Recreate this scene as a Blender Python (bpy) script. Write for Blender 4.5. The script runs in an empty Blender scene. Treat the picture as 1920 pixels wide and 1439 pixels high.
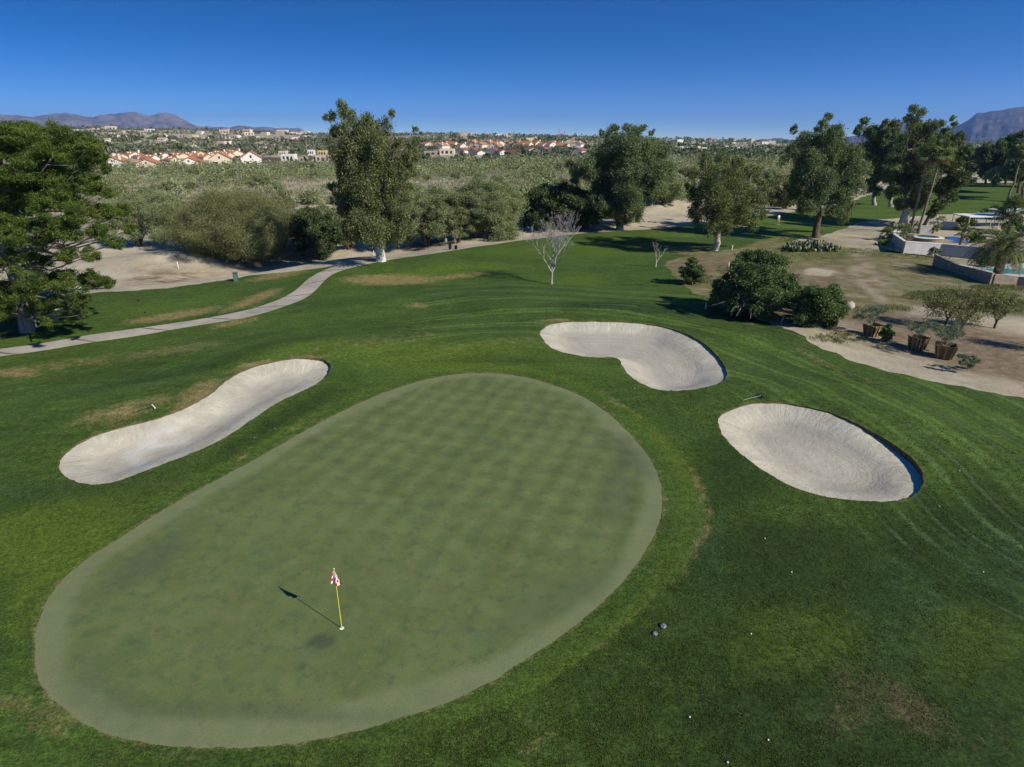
import bpy, math, random
import numpy as np
from mathutils import Vector, geometry
R = math.radians
C = bpy.context.scene.collection
sc = bpy.context.scene

# ------------------------------------------------------------------ camera, sky, sun, exposure
CAMH, FPX, HOR = 13.2, 1140.0, 262.0
PITCH = math.atan((719.5 - HOR) / FPX)
cd = bpy.data.cameras.new('camera'); cam = bpy.data.objects.new('camera', cd); C.objects.link(cam)
cd.sensor_width = 36; cd.lens = 36 * FPX / 1920; cd.clip_end = 60000; cd.clip_start = 0.3
cam.location = (0, 0, CAMH); cam.rotation_euler = (R(90) - PITCH, 0, 0)
sc.camera = cam
SUN_EL, SUN_DIR = R(35.0), Vector((0.815, -0.58, 0)).normalized()
w = bpy.data.worlds.new('World'); sc.world = w; w.use_nodes = True
nt = w.node_tree; bg = nt.nodes['Background']
sky = nt.nodes.new('ShaderNodeTexSky'); sky.sky_type = 'NISHITA'; sky.sun_disc = False
sky.sun_elevation = SUN_EL; sky.sun_rotation = math.atan2(SUN_DIR.x, SUN_DIR.y)
sky.altitude = 900; sky.air_density = 1.0; sky.dust_density = 0.2; sky.ozone_density = 3.0
tcs = nt.nodes.new('ShaderNodeTexCoord'); mp = nt.nodes.new('ShaderNodeMapping')
mp.inputs['Scale'].default_value = (1, 1, 3.1); mp.inputs['Location'].default_value = (0, 0, 0.03)
hs = nt.nodes.new('ShaderNodeHueSaturation'); hs.inputs['Saturation'].default_value = 1.42
hs.inputs['Hue'].default_value = 0.508; hs.inputs['Value'].default_value = 1.58
nt.links.new(tcs.outputs['Generated'], mp.inputs['Vector']); nt.links.new(mp.outputs[0], sky.inputs['Vector'])
nt.links.new(sky.outputs[0], hs.inputs['Color']); nt.links.new(hs.outputs[0], bg.inputs['Color'])
bg.inputs['Strength'].default_value = 0.072
sl = bpy.data.lights.new('sun', 'SUN'); sl.energy = 4.4; sl.angle = R(0.53); sl.color = (1.0, 0.94, 0.84)
so = bpy.data.objects.new('sun', sl); C.objects.link(so)
sv = Vector((SUN_DIR.x * math.cos(SUN_EL), SUN_DIR.y * math.cos(SUN_EL), math.sin(SUN_EL)))
so.rotation_euler = sv.to_track_quat('Z', 'Y').to_euler(); so.location = (0, 0, 60)
sc.view_settings.view_transform = 'Standard'; sc.view_settings.look = 'None'
sc.view_settings.exposure = 0.4; sc.view_settings.gamma = 1.0
cy = sc.cycles; cy.max_bounces = 5; cy.diffuse_bounces = 3; cy.glossy_bounces = 2
cy.transmission_bounces = 3; cy.volume_bounces = 0; cy.transparent_max_bounces = 6
cy.use_adaptive_sampling = True

# ------------------------------------------------------------------ numeric helpers
def hash2(ix, iy, s):
    h = (ix.astype(np.int64) * 374761393 + iy.astype(np.int64) * 668265263 + s * 974634777) & 0xffffffff
    h = ((h ^ (h >> 13)) * 1274126177) & 0xffffffff
    return ((h ^ (h >> 16)) & 0xffffff) / float(0xffffff)
def vn(x, y, s=0):
    x = np.asarray(x, float); y = np.asarray(y, float)
    ix = np.floor(x); iy = np.floor(y); fx = x - ix; fy = y - iy
    fx = fx * fx * (3 - 2 * fx); fy = fy * fy * (3 - 2 * fy)
    a = hash2(ix, iy, s); b = hash2(ix + 1, iy, s); c = hash2(ix, iy + 1, s); d = hash2(ix + 1, iy + 1, s)
    return (a + (b - a) * fx) * (1 - fy) + (c + (d - c) * fx) * fy
def fbm(x, y, s=0, o=4):
    t = 0; a = .5; n = 0
    for k in range(o):
        t = t + a * vn(x * 2 ** k, y * 2 ** k, s + k * 17); n += a; a *= .5
    return t / n
def ss(a, b, x):
    t = np.clip((np.asarray(x, float) - a) / (b - a), 0, 1); return t * t * (3 - 2 * t)
SP, CP = math.sin(PITCH), math.cos(PITCH)
def ray(px, py):
    r = np.array([px - 960.0, CP * FPX + SP * (719.5 - py), -SP * FPX + CP * (719.5 - py)])
    return r / np.linalg.norm(r)
def g0(px, py, z=0.0):
    r = ray(px, py); t = (z - CAMH) / r[2]; return np.array([r[0] * t, r[1] * t])
def at_y(px, py, Y):
    r = ray(px, py); t = Y / r[1]; return np.array([r[0] * t, Y, CAMH + r[2] * t])
def mpx(Y, z=0.0):           # metres per photo pixel at depth
    return (Y * CP + (CAMH - z) * SP) / FPX
def pxof(x, y, z):
    d = y * CP - (z - CAMH) * SP
    return 960 + FPX * x / d, 719.5 - FPX * (y * SP + (z - CAMH) * CP) / d

# terrain -----------------------------------------------------------
_sky = np.array([(-400, 240), (0, 238), (120, 234), (300, 238), (450, 241), (560, 246), (700, 247), (830, 246), (950, 250), (1100, 254),
                 (1270, 257), (1400, 261), (1480, 264), (1600, 266), (2400, 266)], float)
_skaz = []; _skel = []
for a_, b_ in _sky:
    r_ = ray(a_, b_); _skaz.append(math.atan2(r_[0], r_[1])); _skel.append(r_[2] / math.hypot(r_[0], r_[1]))
_l = [g0(*p) for p in ((-300, 560), (0, 552), (200, 545), (400, 525), (590, 503), (700, 484))]
_lx = np.array([p[0] for p in _l]); _ly = np.array([p[1] for p in _l])
MOUNDS = []
for (a_, b_, sx, sy, h) in ((1200, 592, 9, 3, .9), (1430, 640, 8, 3.5, .7), (560, 660, 6, 3, .5), (1000, 560, 12, 5, .5), (760, 500, 12, 5, .8),
                            (1650, 790, 5, 3, .45), (250, 760, 7, 3.5, .35), (1480, 735, 5, 2, .3), (860, 640, 9, 3, .35)):
    p = g0(a_, b_); MOUNDS.append((p[0], p[1], sx, sy, h))
BANKS = [(g0(300, 468), 9, 5, 1.6), (g0(1250, 398), 16, 7, 2.2), (g0(985, 425), 10, 5, 1.2), (g0(430, 440), 22, 8, 1.2), (g0(620, 430), 22, 8, 1.2)]
def Hf(x, y):
    x = np.asarray(x, float); y = np.asarray(y, float)
    r = np.hypot(x, y); z = 0.0 * x
    for (cx, cy_, sx, sy, h) in MOUNDS:
        z = z + h * np.exp(-((x - cx) / sx) ** 2 - ((y - cy_) / sy) ** 2)
    near = np.exp(-((x + 1) / 14) ** 2 - ((y - 21) / 15) ** 2)
    z = z + (fbm(x / 9, y / 9, 3, 2) - .5) * .5 * (1 - near) * ss(4, 14, r) + (fbm(x / 2.2, y / 2.2, 4, 2) - .5) * .05 * (1 - near)
    yl = np.interp(x, _lx, _ly)
    z = z - 2.0 * ss(0, 11, y - yl) * ss(-4, -20, x) * ss(0, .1, (yl - 20) * 1.0)
    for (c, sx, sy, h) in BANKS:
        z = z + h * np.exp(-((x - c[0]) / sx) ** 2 - ((y - c[1]) / sy) ** 2) * (.7 + .6 * fbm(x / 3, y / 3, 9, 3))
    des = ss(85, 120, r) * ss(60, 30, x)
    z = z + des * ((fbm(x / 22, y / 22, 5, 3) - .5) * 2.2)
    az = np.arctan2(x, np.maximum(y, 1e-3)); cr = np.interp(az, _skaz, _skel)
    Rc = 1500.0
    zc = CAMH - 5 + cr * Rc
    t = np.clip((r - 430) / (Rc - 430), 0, 1)
    hill = zc * (t ** .85) * ss(0, .08, t) + (fbm(x / 130, y / 130, 7, 3) - .5) * 16 * ss(.05, .35, t) * ss(1.0, .75, t)
    hill = hill - ss(1500, 4000, r) * (zc + 60)
    z = z + np.where(r > 430, hill, 0) * np.where(y > 0, 1, 0)
    return z
_T = 4.0 * 1.012 ** np.arange(620)
def hit(px, py, zo=0.0):
    r = ray(px, py); T = _T
    for k in range(3):
        p = r[None] * T[:, None]; below = CAMH + p[:, 2] < Hf(p[:, 0], p[:, 1]) + zo
        if not below.any(): q = r * 1500; return np.array([q[0], q[1], float(Hf(q[0], q[1]))])
        j = int(below.argmax()); T = np.linspace(T[max(j - 1, 0)], T[j], 40)
    q = r * T[-1] if False else p[j]; return np.array([q[0], q[1], float(Hf(q[0], q[1]))])
def gp(pts): return np.array([hit(a, b)[:2] for a, b in pts])
def smooth_poly(P, n=3, closed=True):
    P = np.array(P, float)
    for _ in range(n):
        Q = np.roll(P, -1, 0) if closed else P[1:]
        A = P if closed else P[:-1]
        N = np.empty((len(A) * 2, 2)); N[0::2] = A * .75 + Q * .25; N[1::2] = A * .25 + Q * .75
        P = N if closed else np.vstack([P[:1], N, P[-1:]])
    return P
def resample(P, f=.013, closed=True, lo=.12, hi=4):
    out = []; n = len(P); m = n if closed else n - 1; acc = 0; out.append(P[0])
    for i in range(m):
        a = P[i]; b = P[(i + 1) % n]; L = np.linalg.norm(b - a); s = 0
        while True:
            h = min(hi, max(lo, f * math.hypot(*a)))
            need = h - acc
            if s + need > L: acc += L - s; break
            s += need; acc = 0; out.append(a + (b - a) * s / L)
    if closed and len(out) > 3 and np.linalg.norm(out[-1] - out[0]) < .5 * min(hi, max(lo, f * math.hypot(*out[0]))): out.pop()
    return np.array(out)
def segdist(X, P, closed=True, chunk=20000):
    A = P if closed else P[:-1]; B = np.roll(P, -1, 0) if closed else P[1:]
    D = B - A; L = (D ** 2).sum(1) + 1e-12; out = np.empty(len(X))
    for i in range(0, len(X), chunk):
        x = X[i:i + chunk]; W = x[:, None, :] - A[None]
        t = np.clip((W * D[None]).sum(2) / L, 0, 1)
        E = W - t[..., None] * D[None]; out[i:i + chunk] = np.sqrt((E ** 2).sum(2).min(1))
    return out
def inside(X, P, chunk=20000):
    A = P; B = np.roll(P, -1, 0); out = np.zeros(len(X), bool)
    for i in range(0, len(X), chunk):
        x = X[i:i + chunk, 0][:, None]; y = X[i:i + chunk, 1][:, None]
        c = ((A[:, 1] > y) != (B[:, 1] > y))
        xi = (B[:, 0] - A[:, 0]) * (y - A[:, 1]) / (B[:, 1] - A[:, 1] + 1e-15) + A[:, 0]
        out[i:i + chunk] = ((c & (x < xi)).sum(1) % 2) == 1
    return out
def blob(X, px, py, rx, ry, ang=0, soft=.6):
    c = hit(px, py)[:2]; a = R(ang)
    u = (hit(px + rx * math.cos(a), py + rx * math.sin(a))[:2] - hit(px - rx * math.cos(a), py - rx * math.sin(a))[:2]) / 2
    v = (hit(px - ry * math.sin(a), py + ry * math.cos(a))[:2] - hit(px + ry * math.sin(a), py - ry * math.cos(a))[:2]) / 2
    M = np.linalg.inv(np.array([u, v]).T); q = (X - c) @ M.T
    return ss(1 + soft, 1 - soft, np.hypot(q[:, 0], q[:, 1]))

# ------------------------------------------------------------------ mesh helpers
class MB:
    def __init__(s): s.V = []; s.F = []; s.n = 0; s.A = {}; s.mi = []
    def add(s, V, F, mi=0, **attr):
        V = np.asarray(V, float).reshape(-1, 3); F = np.asarray(F, int)
        if len(F) == 0: return s
        s.V.append(V); s.F.append(F + s.n); s.n += len(V); m = len(F)
        s.mi.append(np.full(m, mi))
        for k in attr:
            if k not in s.A: s.A[k] = [np.zeros(sum(len(f) for f in s.F[:-1]))]
        for k in s.A:
            v = attr.get(k, 0.0); s.A[k].append(np.broadcast_to(np.asarray(v, float), (m,)))
        return s
    def mesh(s, name, mats, smooth=False, vattr=None):
        V = np.vstack(s.V); me = bpy.data.meshes.new(name)
        cnt = np.concatenate([np.full(len(f), f.shape[1]) for f in s.F]); loops = np.concatenate([f.ravel() for f in s.F])
        me.vertices.add(len(V)); me.vertices.foreach_set('co', V.ravel())
        me.loops.add(len(loops)); me.loops.foreach_set('vertex_index', loops.astype(np.int32))
        me.polygons.add(len(cnt)); st = np.concatenate([[0], np.cumsum(cnt)[:-1]])
        me.polygons.foreach_set('loop_start', st.astype(np.int32)); me.polygons.foreach_set('loop_total', cnt.astype(np.int32))
        me.polygons.foreach_set('use_smooth', np.full(len(cnt), bool(smooth)))
        for m in (mats if isinstance(mats, (list, tuple)) else [mats]): me.materials.append(m)
        if isinstance(mats, (list, tuple)) and len(mats) > 1: me.polygons.foreach_set('material_index', np.concatenate(s.mi).astype(np.int32))
        for k, v in s.A.items():
            at = me.attributes.new(k, 'FLOAT', 'FACE'); at.data.foreach_set('value', np.concatenate(v).astype(np.float32))
        if vattr:
            for k, v in vattr.items():
                at = me.attributes.new(k, 'FLOAT', 'POINT'); at.data.foreach_set('value', np.asarray(v, np.float32))
        me.update(calc_edges=True); me.validate(); return me
    def build(s, name, mats, parent=None, smooth=False, loc=None, vattr=None):
        o = bpy.data.objects.new(name, s.mesh(name, mats, smooth, vattr)); C.objects.link(o)
        if parent: o.parent = parent
        if loc is not None: o.location = loc
        return o
def box(mb, x0, x1, y0, y1, z0, z1, rz=0, c=(0, 0, 0), mi=0, taper=0):
    V = np.array([(x0, y0, z0), (x1, y0, z0), (x1, y1, z0), (x0, y1, z0), (x0, y0, z1), (x1, y0, z1), (x1, y1, z1), (x0, y1, z1)], float)
    if taper:
        m = (V[:, :2].max(0) + V[:, :2].min(0)) / 2; lowm = V[:, 2] == z0; V[lowm, :2] = m + (V[lowm, :2] - m) * (1 - taper)
    cs, sn = math.cos(rz), math.sin(rz); W = V.copy(); W[:, 0] = V[:, 0] * cs - V[:, 1] * sn; W[:, 1] = V[:, 0] * sn + V[:, 1] * cs
    return mb.add(W + np.array(c), [(0, 3, 2, 1), (4, 5, 6, 7), (0, 1, 5, 4), (1, 2, 6, 5), (2, 3, 7, 6), (3, 0, 4, 7)], mi)
def tube(mb, P, rad, n=7, mi=0, cap=True):
    P = np.asarray(P, float); k = len(P); rad = np.broadcast_to(np.asarray(rad, float), (k,))
    T = np.gradient(P, axis=0); T /= np.linalg.norm(T, axis=1)[:, None] + 1e-9
    up = np.array([0., 0, 1]) if abs(T[0][2]) < .9 else np.array([1., 0, 0])
    V = []; a = np.linspace(0, 2 * math.pi, n, endpoint=False)
    for i in range(k):
        u = np.cross(up, T[i]); u /= np.linalg.norm(u) + 1e-9; v = np.cross(T[i], u); up = np.cross(T[i], -v) if False else up
        V.append(P[i] + rad[i] * (np.cos(a)[:, None] * u + np.sin(a)[:, None] * v))
    V = np.vstack(V); F = []
    for i in range(k - 1):
        for j in range(n): F.append((i * n + j, i * n + (j + 1) % n, (i + 1) * n + (j + 1) % n, (i + 1) * n + j))
    mb.add(V, F, mi)
    if cap and rad[-1] > .004:
        mb.add(np.vstack([V[-n:], P[-1:]]), [(j, (j + 1) % n, n) for j in range(n)], mi)
    return mb
def ellipsoid(mb, c, r, n=10, m=6, mi=0, rot=None, noise=0, seed=0):
    V = []; F = []
    for i in range(m + 1):
        th = math.pi * i / m
        for j in range(n):
            ph = 2 * math.pi * j / n; V.append((math.sin(th) * math.cos(ph), math.sin(th) * math.sin(ph), math.cos(th)))
    V = np.array(V)
    if noise: V = V * (1 + noise * (vn(V[:, 0] * 2 + seed, V[:, 1] * 2 + V[:, 2] * 3, seed)[:, None] - .5))
    V = V * np.array(r)
    if rot is not None: V = V @ rot.T
    for i in range(m):
        for j in range(n): F.append((i * n + j, (i + 1) * n + j, (i + 1) * n + (j + 1) % n, i * n + (j + 1) % n))
    return mb.add(V + np.array(c), F, mi)
def root(name, loc, label=None, cat=None, group=None, rz=0, kind=None):
    o = bpy.data.objects.new(name, None); C.objects.link(o); o.location = [float(v) for v in loc]; o.rotation_euler = (0, 0, rz)
    o.empty_display_size = .3; return tag(o, label, cat, group, kind)
def tag(o, label=None, cat=None, group=None, kind=None):
    if label: o['label'] = label
    if cat: o['category'] = cat
    if group: o['group'] = group
    if kind: o['kind'] = kind
    return o
def dup(o, loc, rz=0, s=1, label=None, group=None, sz=None):
    c = o.copy(); C.objects.link(c); c.location = [float(v) for v in loc]; c.rotation_euler = (0, 0, rz); c.scale = (s, s, sz or s)
    if label: c['label'] = label
    if group: c['group'] = group
    for ch in list(o.children):
        k = ch.copy(); C.objects.link(k); k.parent = c
        for g in list(ch.children): m = g.copy(); C.objects.link(m); m.parent = k
    return c

# ------------------------------------------------------------------ material helper
class M:
    def __init__(s, name, rough=.9, spec=.2):
        s.m = bpy.data.materials.new(name); s.m.use_nodes = True; s.t = s.m.node_tree; s.b = s.t.nodes['Principled BSDF']
        s.b.inputs['Roughness'].default_value = rough; s.b.inputs['Specular IOR Level'].default_value = spec
        s.geo = s.t.nodes.new('ShaderNodeNewGeometry').outputs['Position']; s.objc = s.t.nodes.new('ShaderNodeTexCoord').outputs['Object']
    def L(s, a, b):
        if isinstance(a, (int, float, tuple, list)):
            if isinstance(a, (tuple, list)) and len(a) == 3 and b.type == 'RGBA': a = (*a, 1)
            b.default_value = a
        else: s.t.links.new(a, b)
    def noise(s, scale, detail=3, rough=.55, vec=None, dist=0, sv=None):
        n = s.t.nodes.new('ShaderNodeTexNoise'); n.inputs['Scale'].default_value = scale; n.inputs['Detail'].default_value = detail
        n.inputs['Roughness'].default_value = rough; n.inputs['Distortion'].default_value = dist
        v = vec or s.geo
        if sv: v = s.mapv(v, *sv)
        s.L(v, n.inputs['Vector']); return n.outputs['Fac']
    def mapv(s, v, scale=(1, 1, 1), rot=0):
        m = s.t.nodes.new('ShaderNodeMapping'); s.L(v, m.inputs['Vector']); m.inputs['Scale'].default_value = scale; m.inputs['Rotation'].default_value = (0, 0, rot); return m.outputs[0]
    def attr(s, n):
        a = s.t.nodes.new('ShaderNodeAttribute'); a.attribute_name = n; return a.outputs['Fac']
    def ma(s, op, a, b=0.0, c=None, clamp=False):
        m = s.t.nodes.new('ShaderNodeMath'); m.operation = op; m.use_clamp = clamp; s.L(a, m.inputs[0]); s.L(b, m.inputs[1])
        if c is not None: s.L(c, m.inputs[2])
        return m.outputs[0]
    def rng(s, v, a, b, c=0.0, d=1.0):
        m = s.t.nodes.new('ShaderNodeMapRange'); s.L(v, m.inputs['Value'])
        for k, x in zip(('From Min', 'From Max', 'To Min', 'To Max'), (a, b, c, d)): m.inputs[k].default_value = x
        return m.outputs['Result']
    def mix(s, f, a, b, mode='MIX'):
        m = s.t.nodes.new('ShaderNodeMix'); m.data_type = 'RGBA'; m.blend_type = mode
        s.L(f, m.inputs['Factor']); s.L(a, m.inputs['A'] if False else m.inputs[6]); s.L(b, m.inputs[7]); return m.outputs[2]
    def bump(s, h, strength=.3, dist=.05):
        b = s.t.nodes.new('ShaderNodeBump'); b.inputs['Strength'].default_value = strength; b.inputs['Distance'].default_value = dist
        s.L(h, b.inputs['Height']); s.t.links.new(b.outputs[0], s.b.inputs['Normal']); return b
    def col(s, c): s.L(c, s.b.inputs['Base Color']); return s
def plain(name, c, rough=.8, var=.12, scale=3.0, metal=0, bump=0, spec=.3):
    m = M(name, rough, spec); n = m.noise(scale, 4, vec=m.objc)
    f = m.rng(n, .3, .7); d = tuple(x * (1 - var * 1.6) for x in c); e = tuple(min(1, x * (1 + var)) for x in c)
    m.col(m.mix(f, d, e)); m.b.inputs['Metallic'].default_value = metal
    if bump: m.bump(m.noise(scale * 8, 4, vec=m.objc), bump, .02)
    return m.m
def leafmat(name, c1, c2, c3, trans=.35):
    m = M(name, .62, .25); t = m.attr('tint'); k = m.attr('clump')
    col = m.mix(m.rng(k, .1, .9), c1, c2); col = m.mix(m.rng(t, .55, 1.0, 0, .75), col, c3)
    col = m.mix(1.0, col, m.rng(t, 0, 1, .75, 1.25), 'MULTIPLY'); m.col(col)
    tr = m.t.nodes.new('ShaderNodeBsdfTranslucent'); m.L(m.mix(1.0, col, (1.1, 1.25, .6), 'MULTIPLY'), tr.inputs['Color'])
    mx = m.t.nodes.new('ShaderNodeMixShader'); mx.inputs[0].default_value = trans
    out = [n for n in m.t.nodes if n.type == 'OUTPUT_MATERIAL'][0]
    m.t.links.new(m.b.outputs[0], mx.inputs[1]); m.t.links.new(tr.outputs[0], mx.inputs[2]); m.t.links.new(mx.outputs[0], out.inputs['Surface'])
    return m.m

#%% ------------------------------------------------------------------ ground materials
def turf_mat():
    m = M('turf', .85, .12)
    big = m.noise(.16, 3); mid = m.noise(.9, 4, .6); fine = m.noise(14, 5, .75); vf = m.noise(55, 3, .7)
    base = m.mix(m.rng(big, .35, .65), (.038, .073, .011), (.062, .108, .017))
    base = m.mix(m.rng(mid, .38, .7, 0, .55), base, (.078, .112, .020))
    sk_ = m.noise(1.0, 5, .7, sv=((.35, 1.9, 1), R(-12))); base = m.mix(1.0, base, m.rng(sk_, .3, .7, .80, 1.18), 'MULTIPLY')
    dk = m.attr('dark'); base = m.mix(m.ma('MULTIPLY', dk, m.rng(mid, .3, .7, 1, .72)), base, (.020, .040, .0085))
    lu = m.attr('lush'); base = m.mix(m.ma('MULTIPLY', lu, m.rng(m.noise(.7, 4, .7), .25, .75, .45, 1)), base, (.088, .132, .013))
    bl = m.attr('blue'); base = m.mix(m.ma('MULTIPLY', bl, m.rng(mid, .3, .7, .3, .8)), base, (.036, .075, .028))
    gd = m.attr('guide'); wob = m.ma('MULTIPLY', m.noise(.12, 2), 3.0)
    st = m.ma('SINE', m.ma('MULTIPLY', m.ma('ADD', gd, wob), 2.3)); st2 = m.ma('SINE', m.ma('MULTIPLY', m.ma('ADD', gd, m.ma('MULTIPLY', wob, .5)), 8.5))
    sm = m.ma('MULTIPLY', m.attr('mow'), m.rng(m.noise(.3, 2), .3, .7, .25, 1))
    s1 = m.rng(m.ma('MULTIPLY', st, sm), -1, 1, .72, 1.28); s2 = m.rng(m.ma('MULTIPLY', st2, sm), -1, 1, .80, 1.2)
    base = m.mix(1.0, base, m.ma('MULTIPLY', s1, s2), 'MULTIPLY')
    lt = m.ma('MULTIPLY', m.rng(m.ma('MULTIPLY', st2, m.ma('MULTIPLY', st, sm)), .25, .85), .5); base = m.mix(lt, base, (.085, .135, .055))
    dry = m.attr('dry'); dn = m.noise(1.7, 5, .72); db = m.rng(m.ma('ADD', dry, m.ma('MULTIPLY', m.ma('SUBTRACT', dn, .5), 1.3)), .25, .85)
    db = m.ma('MULTIPLY', db, m.rng(dry, .02, .2))
    base = m.mix(db, base, m.mix(m.rng(dn, .3, .7), (.14, .12, .035), (.24, .185, .08)))
    bk = m.attr('soil'); sb = m.rng(m.ma('ADD', bk, m.ma('MULTIPLY', m.ma('SUBTRACT', m.noise(6, 5, .8), .5), 1.6)), .35, .95)
    base = m.mix(m.ma('MULTIPLY', sb, m.rng(bk, .02, .2)), base, (.10, .082, .038))
    cl_ = m.noise(4.2, 4, .75); base = m.mix(1.0, base, m.rng(cl_, .33, .67, .66, 1.36), 'MULTIPLY'); sp = m.rng(fine, .34, .66, .45, 1.6); sp2 = m.rng(vf, .32, .68, .55, 1.5)
    base = m.mix(1.0, base, m.ma('MULTIPLY', sp, sp2), 'MULTIPLY')
    fl = m.rng(m.noise(9, 2, .5), .755, .80); fl = m.ma('MULTIPLY', fl, .35); base = m.mix(fl, base, (.20, .20, .08))
    m.col(base); m.bump(m.ma('ADD', fine, m.ma('MULTIPLY', vf, .5)), .55, .05); return m.m
def green_mat():
    m = M('green_surface', .8, .15)
    big = m.noise(.32, 4, .6, dist=.6); mid = m.noise(1.1, 4, .65); fine = m.noise(38, 4, .7)
    v = m.mapv(m.geo, (.9, .16, 1), R(-26)); st = m.noise(1.6, 3, .5, vec=v)
    base = m.mix(m.rng(big, .3, .68), (.096, .129, .037), (.128, .164, .052))
    base = m.mix(m.rng(mid, .45, .75, 0, .5), base, (.15, .175, .07))
    base = m.mix(m.rng(m.noise(.5, 4, .7), .52, .72, 0, .5), base, (.082, .13, .062))
    base = m.mix(m.ma('MULTIPLY', m.attr('stripe'), m.rng(st, .48, .66, 0, .2)), base, (.072, .105, .042))
    mot = m.noise(2.6, 5, .7); base = m.mix(m.rng(mot, .48, .64, 0, .7), base, (.150, .158, .055)); base = m.mix(m.rng(m.noise(2.1, 5, .72), .50, .66, 0, .65), base, (.070, .100, .048))
    wx = m.ma('SINE', m.ma('ADD', m.ma('MULTIPLY', m.attr('cross'), 4.6), m.ma('MULTIPLY', m.noise(.4, 3), 7))); base = m.mix(1.0, base, m.rng(m.ma('MULTIPLY', wx, m.attr('stripe')), -1, 1, .93, 1.06), 'MULTIPLY')
    wv = m.ma('SINE', m.ma('ADD', m.ma('MULTIPLY', m.attr('along'), 5.4), m.ma('MULTIPLY', m.noise(.4, 3), 6)))
    base = m.mix(1.0, base, m.rng(m.ma('MULTIPLY', wv, m.attr('stripe')), -1, 1, .90, 1.09), 'MULTIPLY')
    base = m.mix(m.ma('MULTIPLY', m.attr('rim'), m.rng(mid, .3, .7, .7, 1.0)), base, (.190, .215, .105))
    base = m.mix(m.ma('MULTIPLY', m.attr('worn'), m.rng(m.noise(1.5, 3), .3, .6, .4, .8)), base, (.082, .10, .052))
    base = m.mix(m.ma('MULTIPLY', m.attr('spot'), .85), base, (.060, .078, .040))
    base = m.mix(m.ma('MULTIPLY', m.attr('edge'), m.rng(m.noise(5, 3), .35, .6, .2, .9)), base, (.2, .185, .1))
    base = m.mix(1.0, base, m.rng(fine, .32, .68, .78, 1.24), 'MULTIPLY')
    m.col(base); m.bump(fine, .2, .015); return m.m
def sand_mat():
    m = M('bunker_sand', .95, .1)
    d = m.attr('inner'); w1 = m.ma('SINE', m.ma('ADD', m.ma('MULTIPLY', d, 9), m.ma('MULTIPLY', m.noise(.5, 3), 9)))
    w2 = m.ma('SINE', m.ma('ADD', m.ma('MULTIPLY', d, 34), m.ma('MULTIPLY', m.noise(.6, 3), 22)))
    rk = m.attr('floor')
    base = m.mix(m.rng(m.noise(.8, 4, .65), .35, .68), (.47, .43, .32), (.57, .53, .41))
    base = m.mix(m.ma('MULTIPLY', rk, m.rng(m.noise(.45, 3), .3, .65, .35, .95)), base, (.385, .36, .285))
    ring = m.rng(m.ma('MULTIPLY', m.ma('ADD', m.ma('MULTIPLY', w1, .6), m.ma('MULTIPLY', w2, .4)), rk), -1, 1, .94, 1.05)
    cv_ = m.t.nodes.new('ShaderNodeCombineXYZ'); m.L(m.ma('MULTIPLY', m.attr('per'), 2.6), cv_.inputs[0]); m.L(m.ma('MULTIPLY', d, .55), cv_.inputs[1]); rad_ = m.noise(1.6, 5, .75, vec=cv_.outputs[0])
    fc = m.ma('SUBTRACT', 1.0, rk, clamp=True); base = m.mix(1.0, base, m.ma('ADD', m.ma('MULTIPLY', m.ma('SUBTRACT', rad_, .5), m.ma('MULTIPLY', fc, .75)), 1.0), 'MULTIPLY')
    base = m.mix(1.0, base, ring, 'MULTIPLY'); base = m.mix(m.attr('track'), base, (.54, .525, .46))
    base = m.mix(m.rng(m.noise(3.2, 5, .7), .62, .75, 0, .35), base, (.35, .32, .25))
    base = m.mix(1.0, base, m.rng(m.noise(30, 4, .7), .25, .75, .9, 1.1), 'MULTIPLY')
    m.col(base); h = m.ma('ADD', m.ma('ADD', m.ma('MULTIPLY', m.ma('MULTIPLY', w2, rk), .05), m.ma('MULTIPLY', m.ma('MULTIPLY', rad_, fc), 2.0)), m.ma('ADD', m.noise(22, 4, .7), m.noise(4, 3))); m.bump(h, .6, .07); return m.m
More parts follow.
